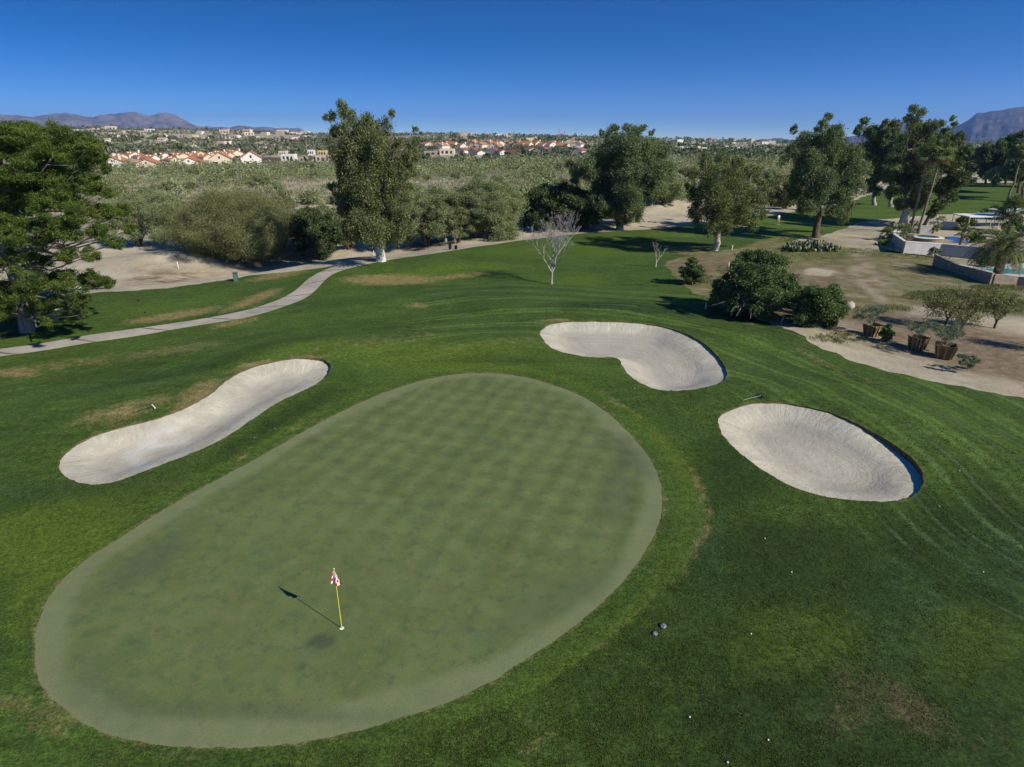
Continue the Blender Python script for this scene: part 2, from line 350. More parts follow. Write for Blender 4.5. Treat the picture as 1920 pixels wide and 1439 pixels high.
def soil_mat():
    m = M('desert_soil', .95, .1)
    n = m.noise(.22, 4, .6); f = m.noise(1.6, 5, .7); ff = m.noise(12, 4, .7)
    base = m.mix(m.rng(n, .35, .65), (.39, .335, .23), (.51, .445, .32)); base = m.mix(m.rng(f, .5, .72, 0, .6), base, (.30, .235, .15))
    sc_ = m.attr('scrub'); base = m.mix(m.ma('MULTIPLY', sc_, m.rng(m.noise(.3, 5, .7, sv=((.35, 1, 1), 0)), .40, .60, .05, .75)), base, (.215, .195, .125))
    ww = m.attr('weed'); wn = m.noise(.55, 5, .75); wg = m.rng(m.ma('ADD', ww, m.ma('MULTIPLY', m.ma('SUBTRACT', wn, .5), 1.1)), .3, .8)
    wcol = m.mix(m.rng(m.noise(.25, 4, .6), .38, .6), (.15, .115, .052), (.15, .145, .055)); wcol = m.mix(m.rng(m.noise(.4, 3, .6), .55, .72), wcol, (.23, .20, .13))
    base = m.mix(m.ma('MULTIPLY', wg, m.rng(ww, .02, .2)), base, wcol)
    gw = m.attr('greenw'); base = m.mix(m.ma('MULTIPLY', gw, m.rng(m.noise(2.0, 5, .75), .3, .62, .1, .95)), base, (.095, .125, .03))
    br = m.attr('brown'); base = m.mix(m.ma('MULTIPLY', br, m.rng(f, .25, .6, .5, 1)), base, (.175, .125, .075))
    base = m.mix(m.attr('track'), base, (.36, .29, .2))
    dp = m.attr('damp'); base = m.mix(m.ma('MULTIPLY', dp, m.rng(m.noise(.8, 4, .7, sv=((.5, 1, 1), 0)), .35, .6)), base, (.17, .12, .065))
    base = m.mix(1.0, base, m.rng(ff, .25, .75, .78, 1.2), 'MULTIPLY')
    m.col(base); m.bump(m.ma('ADD', ff, m.ma('MULTIPLY', f, 1.5)), .6, .09); return m.m
def path_mat():
    m = M('path_concrete', .85, .25)
    base = m.mix(m.rng(m.noise(.5, 4, .65), .35, .65), (.32, .285, .23), (.42, .385, .32)); base = m.mix(m.rng(m.noise(.9, 4, .7), .58, .72, 0, .75), base, (.19, .14, .10))
    fr = m.ma('FRACT', m.ma('DIVIDE', m.ma('ADD', m.attr('along'), m.ma('MULTIPLY', m.attr('across'), .8)), 4.6))
    jt = m.rng(m.ma('ABSOLUTE', m.ma('SUBTRACT', fr, .5)), .014, .036, 1, 0); base = m.mix(m.ma('MULTIPLY', jt, .85), base, (.06, .05, .035))
    sh = m.noise(.22, 0); slab = m.rng(sh, .3, .7, .86, 1.1); base = m.mix(1.0, base, slab, 'MULTIPLY')
    base = m.mix(m.attr('dirt'), base, (.36, .30, .215)); base = m.mix(1.0, base, m.rng(m.noise(25, 4, .7), .25, .75, .9, 1.1), 'MULTIPLY')
    m.col(base); m.bump(m.noise(40, 3), .15, .01); return m.m
def water_mat(name, c):
    m = M(name, .06, .5); m.col(m.mix(m.rng(m.noise(1.2, 3), .3, .7), tuple(v * .85 for v in c), c)); m.bump(m.noise(5, 3), .08, .03); return m.m
MT, MG, MS, MSO, MP = turf_mat(), green_mat(), sand_mat(), soil_mat(), path_mat()
M_POOL = water_mat('pool_water', (.09, .34, .36)); M_POOLB = water_mat('blue_pool_water', (.02, .08, .30))
M_DECK = plain('pool_deck', (.50, .48, .44), .8, .08, 1.5); M_YARD = plain('yard_gravel', (.36, .27, .20), .95, .15, 2.5, bump=.4)
M_EARTH = plain('turf_edge', (.12, .09, .05), .95, .3, 6)

#%% ------------------------------------------------------------------ ground layout (outlines)
GREEN0 = smooth_poly(gp([(905, 698), (980, 705), (1060, 728), (1120, 758), (1170, 800), (1210, 845), (1237, 890), (1245, 935), (1238, 980), (1215, 1030), (1180, 1080),
    (1130, 1130), (1070, 1180), (1000, 1230), (930, 1275), (850, 1315), (760, 1345), (660, 1375), (560, 1393), (460, 1403), (380, 1404), (300, 1398), (220, 1385), (160, 1360),
    (108, 1325), (78, 1290), (65, 1240), (63, 1200), (75, 1150), (100, 1105), (140, 1065), (190, 1030), (240, 1000), (300, 960), (360, 925), (420, 893), (490, 855),
    (550, 820), (620, 782), (690, 748), (760, 722), (830, 704)]), 2)
def wobble(P, amp, f, seed):
    T = np.roll(P, -1, 0) - np.roll(P, 1, 0); T /= np.linalg.norm(T, axis=1)[:, None] + 1e-9; n_ = (fbm(P[:, 0] * f, P[:, 1] * f, seed, 4) - .5) * 2 * amp
    return P + np.stack([-T[:, 1], T[:, 0]], 1) * n_[:, None]
GREEN = wobble(resample(GREEN0, .005, True, .06), .06, 2.5, 71)
B_LEFT = smooth_poly(gp([(618, 680), (621, 692), (610, 708), (590, 722), (560, 736), (530, 750), (500, 768), (475, 785), (450, 803), (425, 818), (395, 835), (360, 850), (320, 865),
    (280, 880), (240, 895), (205, 907), (170, 909), (140, 904), (118, 891), (108, 875), (112, 858), (130, 842), (160, 822), (200, 808), (250, 795), (300, 783), (345, 765),
    (380, 748), (405, 730), (430, 708), (455, 694), (490, 682), (530, 674), (570, 670), (600, 671)]), 2)
B_MID = smooth_poly(gp([(1010, 625), (1020, 612), (1040, 605), (1080, 602), (1140, 603), (1200, 605), (1250, 613), (1290, 627), (1325, 647), (1350, 672), (1364, 695), (1362, 711),
    (1345, 721), (1310, 729), (1270, 734), (1230, 731), (1200, 719), (1180, 704), (1168, 688), (1163, 675), (1150, 669), (1120, 671), (1090, 668), (1050, 660), (1025, 648)]), 2)
B_RIGHT = smooth_poly(gp([(1345, 790), (1350, 778), (1370, 767), (1400, 757), (1440, 754), (1480, 757), (1530, 766), (1570, 778), (1610, 797), (1650, 818), (1690, 842), (1722, 870),
    (1733, 892), (1728, 917), (1710, 932), (1680, 940), (1640, 941), (1590, 938), (1540, 930), (1490, 915), (1450, 895), (1410, 868), (1375, 840), (1352, 812)]), 2)
PATHL = smooth_poly(gp([(-260, 690), (-120, 676), (0, 662), (75, 652), (150, 638), (240, 626), (330, 611), (430, 596), (500, 580), (545, 563), (575, 544), (592, 524), (616, 509), (650, 499), (700, 489),
    (740, 484), (800, 475), (860, 466), (960, 450), (1060, 438), (1160, 431), (1260, 424), (1340, 415), (1400, 407), (1450, 401), (1484, 396), (1520, 390)]), 3, False)
def strip(P, w):
    T = np.gradient(P, axis=0); T /= np.linalg.norm(T, axis=1)[:, None]; N = np.stack([-T[:, 1], T[:, 0]], 1)
    return np.vstack([P + N * w, (P - N * w)[::-1]])
PATH = strip(resample(PATHL, .02, False), .95)
def between(top, bot): return np.vstack([top, bot[::-1]])
TURF = smooth_poly(gp([(-300, 560), (0, 556), (150, 552), (200, 548), (290, 544), (400, 529), (440, 521), (520, 511), (585, 505), (618, 501), (700, 491), (740, 486), (800, 477), (860, 468), (960, 452), (1060, 440), (1160, 433),
    (1260, 426), (1340, 417), (1400, 409), (1450, 403), (1484, 398), (1520, 392), (1580, 384), (1640, 360), (1800, 345), (1930, 343), (2100, 346), (2300, 380), (2100, 400), (1930, 398), (1870, 400), (1780, 402), (1700, 408), (1660, 412), (1620, 414), (1590, 425), (1560, 437),
    (1520, 446), (1480, 452), (1420, 462), (1370, 468), (1345, 474), (1300, 480), (1262, 486), (1240, 496), (1262, 512), (1275, 530), (1290, 543), (1330, 560), (1375, 580), (1420, 598), (1465, 613), (1497, 628),
    (1530, 648), (1570, 668), (1650, 690), (1740, 712), (1850, 735), (1920, 748), (2100, 790), (2500, 900)]), 2, False)
TURF = np.vstack([TURF, [(60, 8), (45, -20), (-45, -20), (-60, 8)]])
def wobble(P, amp, f, seed):
    T = np.roll(P, -1, 0) - np.roll(P, 1, 0); T /= np.linalg.norm(T, axis=1)[:, None] + 1e-9; n_ = (fbm(P[:, 0] * f, P[:, 1] * f, seed, 4) - .5) * 2 * amp
    return P + np.stack([-T[:, 1], T[:, 0]], 1) * n_[:, None]
TURF = wobble(resample(TURF, .009), .55, 1.1, 51)
B_LEFT, B_MID, B_RIGHT = [wobble(resample(q_, .004, True, .06), .075, 3.0, 60 + i_) for i_, q_ in enumerate((B_LEFT, B_MID, B_RIGHT))]
TEE = smooth_poly(gp([(150, 578), (200, 566), (260, 562), (330, 561), (368, 566), (360, 577), (310, 588), (240, 598), (170, 602)]), 2)
YARD = gp([(1668, 437), (1692, 468), (1760, 471), (1850, 480), (1960, 486), (1960, 408), (1790, 408), (1745, 418), (1700, 425)])
POOL = smooth_poly(gp([(1838, 504), (1870, 504), (1960, 505), (1960, 517), (1905, 517), (1868, 514), (1852, 509)]), 1)
DECK = gp([(1795, 498), (1850, 499), (1960, 493), (1960, 522), (1900, 520), (1862, 517), (1840, 510)])
POOLB = smooth_poly(gp([(1768, 445), (1785, 444), (1810, 447), (1818, 453), (1800, 454), (1780, 450)]), 1)

#%% ------------------------------------------------------------------ near ground: one constrained triangulation cut into its surfaces
LOOPS = [GREEN, B_LEFT, B_MID, B_RIGHT, resample(PATH), TURF, resample(POOL), resample(DECK), resample(POOLB)]
RO = 400.0; NR = 360
ringo = np.array([(RO * math.sin(a), RO * math.cos(a)) for a in np.linspace(-math.pi, math.pi, NR, endpoint=False)])
rs = np.random.default_rng(5)
pts = []
r = 3.0
while r < RO * .985:
    h = r * .0135 if r > 9 else r * .02
    for lo, hi, f in ((-.86, .86, 1.0), (.86, math.pi, 6), (-math.pi, -.86, 6)):
        n = max(3, int((hi - lo) * r / (h * f))); a = lo + (np.arange(n) + rs.random(n) * .5 + .2) * (hi - lo) / n
        if f > 1 and int(r * 7) % 5: continue
        rr = r + (rs.random(n) - .5) * h * .5; pts.append(np.stack([rr * np.sin(a), rr * np.cos(a)], 1))
    r += h
pts.append(np.array([(0., 0.), (1, -1), (-1, -1)])); G = np.vstack(pts)
keep = np.ones(len(G), bool)
for L_ in LOOPS: keep &= segdist(G, L_) > .0055 * np.hypot(G[:, 0], G[:, 1]) + .02
G = G[keep]
allv = [G]; edges = []; off = len(G)
for L_ in LOOPS + [ringo]:
    n = len(L_); allv.append(L_); edges += [(off + i, off + (i + 1) % n) for i in range(n)]; off += n
AV = np.vstack(allv)
cv, ce, cf, _, _, _ = geometry.delaunay_2d_cdt([Vector(p) for p in AV.tolist()], edges, [], 0, 1e-5)
XV = np.array([(p.x, p.y) for p in cv]); TR = np.array([f for f in cf if len(f) == 3])
a2 = XV[TR]; cr_ = (a2[:, 1, 0] - a2[:, 0, 0]) * (a2[:, 2, 1] - a2[:, 0, 1]) - (a2[:, 1, 1] - a2[:, 0, 1]) * (a2[:, 2, 0] - a2[:, 0, 0])
TR[cr_ < 0] = TR[cr_ < 0][:, ::-1]
CEN = XV[TR].mean(1); cls = np.zeros(len(TR), int)
cls[inside(CEN, TURF)] = 1; cls[inside(CEN, PATH)] = 2; cls[inside(CEN, GREEN)] = 3
for k, b_ in enumerate((B_LEFT, B_MID, B_RIGHT)): cls[inside(CEN, b_)] = 4 + k
ind = inside(CEN, DECK); cls[ind & (cls < 1)] = 7; cls[inside(CEN, POOL)] = 8; cls[inside(CEN, POOLB)] = 9
HV = Hf(XV[:, 0], XV[:, 1])
def smoothclip(v): return np.clip(v, 0, 1)
def region(k, name, mat, dz=0.0, zfun=None, skirt=.12, attrs=None, skmat=None):
    T = TR[cls == k]; ids, inv = np.unique(T, return_inverse=True); T = inv.reshape(-1, 3); X = XV[ids]; Z = HV[ids] + dz
    if zfun is not None: Z = zfun(X, Z)
    mb = MB(); V = np.column_stack([X, Z]); mb.add(V, T); va = {}
    if attrs: va = attrs(X)
    if skirt:
        E = np.vstack([T[:, [0, 1]], T[:, [1, 2]], T[:, [2, 0]]]); key = set(map(tuple, E.tolist()))
        be = [(a, b) for a, b in key if (b, a) not in key]
        if be:
            be = np.array(be); bi, binv = np.unique(be, return_inverse=True); be2 = binv.reshape(-1, 2); n = len(bi)
            top = V[bi]; low = top.copy(); low[:, 2] -= skirt
            F = np.array([(a + n, b + n, b, a) for a, b in be2]); mb.add(np.vstack([top, low]), F, 1)
            for q in va: va[q] = np.concatenate([va[q], va[q][bi], va[q][bi]])
    o = mb.build(name, [mat, skmat or mat], smooth=True, vattr=va); o['kind'] = 'structure'; return o

# hollow the bunkers
def bowl(P, depth, side=(.9, -.1), lipmax=.42, lip0=.07, fallw=2.2):
    c = P.mean(0); ext = np.abs(P - c).max(0)
    def f(X, Z):
        d = segdist(X, P); q = (X - c) / ext; sd = np.array(side)
        lip = lip0 + lipmax * ss(.6, 1.05, q @ (sd / np.linalg.norm(sd)))
        return Z - lip - depth * ss(-.15, fallw, d) + (fbm(X[:, 0] / .8, X[:, 1] / .8, 21, 2) - .5) * .05
    return f
def sand_attr(P, tracks=()):
    def f(X):
        d = segdist(X, P); tk = 0 * d
        for t in tracks: tk = np.maximum(tk, ss(.38, .18, segdist(X, gp(t), False)) * .8)
        fl = ss(.9, 1.5, d + (fbm(X[:, 0] / 1.3, X[:, 1] / 1.3, 8, 2) - .5) * .8)
        L_ = np.concatenate([[0], np.cumsum(np.linalg.norm(np.diff(P, axis=0), axis=1))]); per = np.empty(len(X))
        for i in range(0, len(X), 3000): per[i:i + 3000] = L_[np.linalg.norm(X[i:i + 3000, None] - P[None], axis=2).argmin(1)]
        return {'inner': d, 'floor': fl, 'track': tk, 'per': per}
    return f
SK = M_EARTH
region(4, 'sand_bunker', MS, -.0, bowl(B_LEFT, .45, (1, .35), .14), 0, sand_attr(B_LEFT, [[(262, 822), (295, 800), (318, 795)], [(262, 824), (300, 816), (338, 812)], [(262, 822), (240, 835), (262, 862), (285, 872)]]))
region(5, 'sand_bunker', MS, -.0, bowl(B_MID, .5, (1, .1), .15), 0, sand_attr(B_MID))
region(6, 'sand_bunker', MS, -.0, bowl(B_RIGHT, .5, (1, -.1), .2), 0, sand_attr(B_RIGHT))
bk_ = [o for o in C.objects if o.name.startswith('sand_bunker')]
def green_attr(X):
    d = segdist(X, GREEN); ax = np.array([.42, .91])
    u = X @ np.array([.93, -.37]); return {'cross': X @ np.array([.34, .94]), 'rim': ss(.95, .6, d + (fbm(X[:, 0] / 3, X[:, 1] / 3, 5, 2) - .5) * .7) * .7, 'edge': ss(.10, .02, d) * .6, 'along': u,
        'stripe': ss(12, 22, X[:, 1] + X[:, 0] * .5) * .8 + .22,
        'spot': np.clip(1.3 * blob(X, 603, 1203, 27, 15, -10, .35) + .6 * blob(X, 563, 1250, 13, 7, 0, .5), 0, 1), 'worn': np.clip(.7 * blob(X, 563, 1250, 14, 8) + .8 * blob(X, 1185, 850, 60, 22, 40) + .8 * blob(X, 1190, 930, 60, 70) * ss(1, 1.6, d) + .6 * blob(X, 290, 1050, 80, 25, -30)
                        + .7 * blob(X, 500, 1335, 260, 16, 2) + .6 * blob(X, 1050, 1120, 120, 30, -25) + .5 * blob(X, 190, 1300, 100, 60, 30) + .5 * blob(X, 260, 1060, 120, 16, -35), 0, 1)}
region(3, 'putting_green', MG, -.012, None, .05, green_attr)
COLLAR = smooth_poly(gp([(905, 680), (1010, 690), (1090, 715), (1160, 752), (1230, 800), (1285, 860), (1318, 920), (1328, 965), (1318, 1010), (1290, 1060), (1240, 1110), (1170, 1175), (1090, 1240), (1000, 1300), (880, 1350), (760, 1390),
    (600, 1425), (420, 1445), (250, 1430), (130, 1390), (60, 1335), (20, 1270), (10, 1190), (30, 1120), (60, 1000), (200, 960), (330, 915), (430, 862), (520, 812), (610, 760), (700, 722), (800, 690)]), 2)
GUIDE_R = smooth_poly(gp([(700, 600), (860, 575), (1000, 566), (1150, 570), (1300, 588), (1450, 632), (1600, 690), (1760, 760), (1920, 850), (2100, 990)]), 2, False)
GUIDE_L = smooth_poly(gp([(-200, 780), (0, 740), (200, 700), (400, 655), (600, 615), (760, 595)]), 2, False)
def turf_attr(X):
    g = np.zeros(len(X)); dl = segdist(X, GUIDE_L, False); dr = segdist(X, GUIDE_R, False); left = X[:, 0] < hit(760, 595)[0]
    g = np.where(left, dl, dr)
    mow = np.where(left, .25 * ss(14, 5, dl) + .1, 1.15 * ss(12, 6, dr) + .15) * ss(.2, 1.5, segdist(X, GREEN))
    dc = segdist(X, COLLAR); ic = inside(X, COLLAR)
    D = lambda *a: blob(X, *a)
    dry = np.maximum.reduce([.95 * D(735, 526, 90, 10, 0), .75 * D(860, 518, 70, 5, -6), .9 * D(780, 573, 22, 5, 0), .95 * D(330, 592, 95, 7, -9), .9 * D(480, 560, 60, 8, -22), .8 * D(530, 515, 70, 7, -12), .8 * D(440, 605, 50, 6, -12),
        .85 * D(30, 700, 50, 9, 0), .45 * D(150, 680, 130, 10, -8), .5 * D(330, 655, 120, 9, -8), .8 * D(370, 740, 60, 20, -35), .6 * D(230, 770, 100, 18, -15), .85 * D(470, 686, 50, 5, -14), .7 * D(570, 671, 50, 3, 0), .7 * D(1045, 600, 40, 3, -3),
        .8 * D(560, 800, 22, 4, -28), .7 * D(455, 858, 15, 4, -28), .7 * D(1150, 752, 26, 4, 30), .5 * D(1390, 603, 40, 4, 14), .8 * D(1300, 472, 50, 8, 5), .7 * D(1440, 455, 60, 6, -14), .7 * D(1290, 500, 40, 6, 0), .75 * D(1215, 470, 50, 0.001 + 5, 0) * 0,
        .5 * D(1840, 620, 90, 8), .35 * D(1750, 690, 160, 8, 14), .45 * D(60, 1340, 90, 30, 30), .5 * D(1010, 1390, 60, 12, -30), .35 * D(1560, 690, 120, 10, 25), .75 * D(1240, 527, 8, 3), .3 * D(960, 640, 200, 10, -4), .35 * D(700, 640, 160, 12, -8), .5 * D(120, 880, 18, 4)])
    line = ss(.32, .05, dc) * np.clip(D(1315, 960, 40, 150, 0) + .6 * D(1170, 760, 120, 50, 30) + .5 * D(1180, 1160, 120, 60, -40), 0, 1)
    dry = np.maximum(dry, line * .62)
    for P in (B_LEFT, B_MID, B_RIGHT): dry = np.maximum(dry, ss(.35, .05, segdist(X, P)) * .36)
    dry = np.maximum(dry, ss(.12, .02, segdist(X, GREEN)) * .5)
    lush = np.clip(.75 * ic * (.35 + .65 * fbm(X[:, 0] / 2.5, X[:, 1] / 2.5, 31, 2)) * ss(.3, 1.0, segdist(X, GREEN)) + 1.0 * D(80, 1000, 160, 60, -18) + .6 * D(120, 1090, 120, 50, -35) + .7 * D(1080, 528, 60, 10) + .7 * D(760, 660, 240, 22, 0) + .7 * D(900, 690, 180, 8, 0) + .5 * D(1500, 1200, 120, 60) + .4 * D(1800, 1200, 100, 70) + .5 * D(840, 510, 160, 12, -5) + .5 * D(1090, 470, 160, 12), 0, 1)
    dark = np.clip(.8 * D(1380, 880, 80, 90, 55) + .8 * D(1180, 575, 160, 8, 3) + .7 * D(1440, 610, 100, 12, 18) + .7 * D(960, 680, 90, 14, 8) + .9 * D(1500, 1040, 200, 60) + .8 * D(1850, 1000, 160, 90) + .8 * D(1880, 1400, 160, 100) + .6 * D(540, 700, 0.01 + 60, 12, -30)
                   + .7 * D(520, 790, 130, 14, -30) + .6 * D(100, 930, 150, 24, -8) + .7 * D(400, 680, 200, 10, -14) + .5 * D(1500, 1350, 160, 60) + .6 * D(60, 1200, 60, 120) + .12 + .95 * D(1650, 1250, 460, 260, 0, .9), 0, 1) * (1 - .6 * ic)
    blue = np.clip(.7 * D(1880, 1050, 90, 60) + .6 * D(1700, 1150, 80, 90) + .55 * D(1270, 790, 60, 20, 30) + .6 * D(1330, 1020, 40, 100) + .5 * D(220, 720, 170, 12, -12) + .4 * D(900, 545, 200, 12) + .6 * D(60, 920, 100, 20) + .4 * D(1450, 700, 60, 20, 30), 0, 1)
    soil = np.clip(.5 * D(1620, 1290, 110, 55, 25) + .5 * D(1740, 1350, 90, 40, 40) + .45 * D(1560, 1360, 60, 40) + .4 * D(330, 1420, 90, 16) + .35 * D(1880, 1380, 60, 40) + .35 * D(1370, 1290, 30, 20), 0, 1)
    ft = ss(.25, .9, fbm(X[:, 0] / 4, X[:, 1] / 4, 77, 3)); far = X[:, 1] > 90
    mow = np.where(far & (X[:, 0] > 20), .5, mow); g = np.where(far & (X[:, 0] > 20), X[:, 1] * .32, g)
    lush = np.where(far & (X[:, 0] > 20), .45, lush); dark = np.where(far & (X[:, 0] > 20), 0, dark)
    lush = np.where(inside(X, TEE), .35, lush); dark = np.where(inside(X, TEE), .1, dark)
    return {'dry': dry, 'lush': lush, 'dark': dark, 'blue': blue, 'soil': soil, 'mow': mow, 'guide': g}
region(1, 'grass_turf', MT, 0, None, .7, turf_attr, SK)
def path_attr(X):
    P = resample(PATHL, .01, False, .5); S = np.concatenate([[0], np.cumsum(np.linalg.norm(np.diff(P, axis=0), axis=1))])
    al = np.empty(len(X)); ac = np.empty(len(X))
    for i in range(0, len(X), 4000):
        d = np.linalg.norm(X[i:i + 4000, None] - P[None], axis=2); j = d.argmin(1); T = P[np.minimum(j + 1, len(P) - 1)] - P[np.maximum(j - 1, 0)]
        T /= np.linalg.norm(T, axis=1)[:, None]; W = X[i:i + 4000] - P[j]; al[i:i + 4000] = S[j] + (W * T).sum(1); ac[i:i + 4000] = T[:, 0] * W[:, 1] - T[:, 1] * W[:, 0]
    return {'along': al, 'across': ac, 'dirt': ss(70, 90, X[:, 1]) * .45 + .3 * ss(.5, 1.0, np.abs(ac))}
region(2, 'cart_path', MP, .012, None, .15, path_attr)
HAUL = smooth_poly(gp([(1480, 622), (1520, 632), (1600, 655), (1700, 685), (1800, 708), (1930, 735), (2100, 775)]), 2, False)
TRK1 = smooth_poly(gp([(1605, 465), (1598, 490), (1603, 515), (1620, 535), (1640, 552), (1660, 566)]), 2, False)
TRK2 = smooth_poly(gp([(1622, 468), (1620, 490), (1628, 512), (1648, 530), (1680, 548), (1720, 562)]), 2, False)
STRIPD = gp([(-300, 560), (-100, 500), (100, 470), (230, 455), (330, 450), (380, 480), (440, 488), (560, 490), (700, 470), (860, 455), (960, 436), (985, 425), (1100, 428), (1190, 405), (1240, 388), (1300, 385), (1330, 412), (1400, 400), (1500, 385), (1530, 395), (1340, 425), (700, 500), (585, 512), (200, 556)])
WEEDR = gp([(1255, 490), (1300, 478), (1380, 470), (1480, 452), (1560, 462), (1650, 472), (1740, 478), (1800, 500), (2000, 560), (2100, 620), (1930, 590), (1800, 575), (1700, 570), (1620, 600), (1560, 590), (1500, 604), (1420, 590), (1340, 556), (1290, 536)])
def soil_attr(X):
    D = lambda *a: blob(X, *a); r_ = np.hypot(X[:, 0], X[:, 1])
    dstr = segdist(X, STRIPD); istr = inside(X, STRIPD)
    scrub = ss(70, 90, r_) * np.where(istr, 0, ss(0, 5, dstr)) * ss(75, 55, X[:, 0]) * (.55 + .45 * ss(.35, .6, fbm(X[:, 0] / 14, X[:, 1] / 14, 12, 3)))
    iw = inside(X, WEEDR); dw = segdist(X, WEEDR); tr = np.maximum(ss(.45, .2, segdist(X, TRK1, False)), ss(.45, .2, segdist(X, TRK2, False)))
    hl = ss(2.0, .8, segdist(X, HAUL, False))
    weed = np.where(iw, .75, .75 * ss(3, 0, dw)) * (1 - hl); weed = np.maximum(weed, np.maximum(.55 * D(1620, 560, 300, 25), np.maximum(.85 * D(1290, 512, 75, 42), .6 * D(1600, 632, 120, 9, 14)))) * (1 - .9 * D(1535, 511, 28, 7, 0, .3)) * (1 - .9 * D(1640, 455, 90, 10))
    gw = np.clip(.9 * D(1530, 475, 130, 14) + .8 * D(1790, 555, 130, 12, 6) + .7 * D(1720, 480, 100, 5, 5) + .8 * D(1890, 580, 80, 14) + .6 * D(1650, 580, 60, 4) + .6 * D(1790, 515, 60, 10, 20) + .55 * D(1570, 640, 60, 6, 15) + .5 * D(1840, 725, 40, 4, 10), 0, 1)
    brown = np.clip(1.2 * D(1740, 628, 190, 36, 12) + 1.2 * D(1890, 665, 130, 40, 12) + .3 * hl + .4 * D(1500, 530, 90, 22) + .5 * D(1330, 490, 60, 16), 0, 1) * (1 - .65 * hl)
    dampv = np.clip(.9 * D(320, 520, 90, 10, -5) + .6 * D(300, 530, 50, 8), 0, 1)
    return {'scrub': scrub, 'weed': np.clip(weed, 0, 1), 'greenw': gw, 'brown': brown, 'track': tr * .8, 'damp': dampv}
region(0, 'desert_ground', MSO, 0, None, 0, soil_attr)
region(7, 'pool_deck', M_DECK, .1, None, .25)
pz = float(Hf(*POOL.mean(0))) - .02; region(8, 'pool_water', M_POOL, 0, lambda X, Z: 0 * Z + pz, 0)
pz2 = float(Hf(*POOLB.mean(0))) + .02; region(9, 'pool_water', M_POOLB, 0, lambda X, Z: 0 * Z + pz2, 0)

# far ground out to the horizon
rr = [RO]
while rr[-1] < 24000: rr.append(rr[-1] * 1.022 if rr[-1] < 2500 else rr[-1] * 1.15)
rr = np.array(rr); aa = np.linspace(-math.pi, math.pi, NR, endpoint=False)
def farmesh():
    sub = 1; RRm, AAm = np.meshgrid(rr, aa, indexing='ij'); X = RRm * np.sin(AAm); Y = RRm * np.cos(AAm); Z = Hf(X, Y)
    V = np.stack([X.ravel(), Y.ravel(), Z.ravel()], 1); n = NR; i, j = np.meshgrid(np.arange(len(rr) - 1), np.arange(n), indexing='ij')
    i = i.ravel(); j = j.ravel(); k = (j + 1) % n
    F = np.stack([i * n + j, i * n + k, (i + 1) * n + k, (i + 1) * n + j], 1)[:, ::-1]; mb = MB(); mb.add(V, F)
    o = mb.build('hills', MSO, smooth=True, vattr={'scrub': np.full(len(V), .9), 'weed': np.zeros(len(V)), 'greenw': np.zeros(len(V)), 'brown': np.zeros(len(V)), 'track': np.zeros(len(V)), 'damp': np.zeros(len(V))})
    o['kind'] = 'structure'
farmesh()

#%% ------------------------------------------------------------------ mountains
mm = M('mountain_rock', .95, .05)
mm.col(mm.mix(mm.rng(mm.noise(.006, 8, .75), .42, .58), (.10, .095, .09), (.24, .205, .175)))
mm2 = M('dark_mountain_rock', .95, .05)
mm2.col(mm2.mix(mm2.rng(mm2.noise(.006, 6, .7), .4, .62), (.035, .040, .045), (.10, .09, .085)))
def mountain(tab, dist, depth, zbase, name, seed, amp=.3, mat=None):
    tab = np.array(tab, float); az = []; el = []
    for a, b in tab:
        r_ = ray(a, b); az.append(math.atan2(r_[0], r_[1])); el.append(r_[2] / math.hypot(r_[0], r_[1]))
    A = np.linspace(az[0], az[-1], 260); E = np.interp(A, az, el) + (fbm(np.degrees(A) * 2.2, A * 0, seed, 4) - .5) * .0035; nr = 36
    V = []
    for j in range(nr + 14):
        t = min(j / nr, 1); back = max(0, (j - nr) / 13)
        rj = dist - depth * (1 - t) + depth * .9 * back
        zr = CAMH + (dist) * E; prof = t ** 1.25 if back == 0 else 1 - back
        gul = np.abs(fbm(np.degrees(A) * 2.4 + t * .8, A * 0 + t * 2.6, seed + 3, 4) - .5) * 2
        z = zbase + (zr - zbase) * prof * (1 - amp * (1 - t) * gul * (1 if back == 0 else 0)) 
        if back == 0 and t < 1: z = z + (fbm(np.degrees(A) * 5, A * 0 + t * 7, seed + 9, 4) - .5) * (zr - zbase).mean() * .22 * math.sin(math.pi * t)
        if back == 0 and t < 1: z = np.minimum(z, CAMH + rj * E * .985)
        V.append(np.stack([rj * np.sin(A), rj * np.cos(A), z], 1))
    V = np.vstack(V); n = len(A); F = []
    i, j = np.meshgrid(np.arange(nr + 13), np.arange(n - 1), indexing='ij'); i = i.ravel(); j = j.ravel()
    mb = MB(); mb.add(V, np.stack([i * n + j, i * n + j + 1, (i + 1) * n + j + 1, (i + 1) * n + j], 1))
    o = mb.build(name, (mat or mm).m, smooth=True); o['kind'] = 'structure'
mountain([(-500, 230), (-200, 222), (0, 217), (30, 216), (60, 219), (95, 216), (126, 212), (150, 218), (165, 220), (190, 217), (215, 213), (255, 210), (275, 218), (300, 212), (315, 211), (335, 220), (360, 233), (375, 237), (430, 239), (450, 236),
          (480, 239), (495, 237), (520, 241), (560, 240), (575, 247), (600, 262)], 9000, 1600, -40, 'mountains', 11)
mountain([(1380, 266), (1400, 264), (1440, 261), (1460, 260), (1480, 263), (1560, 262), (1640, 250), (1680, 236), (1692, 229), (1720, 232), (1760, 242), (1795, 238), (1830, 215), (1850, 210), (1920, 201), (2000, 192), (2150, 190), (2400, 205)], 7600, 2200, -40, 'mountains', 23, .3, mm2)

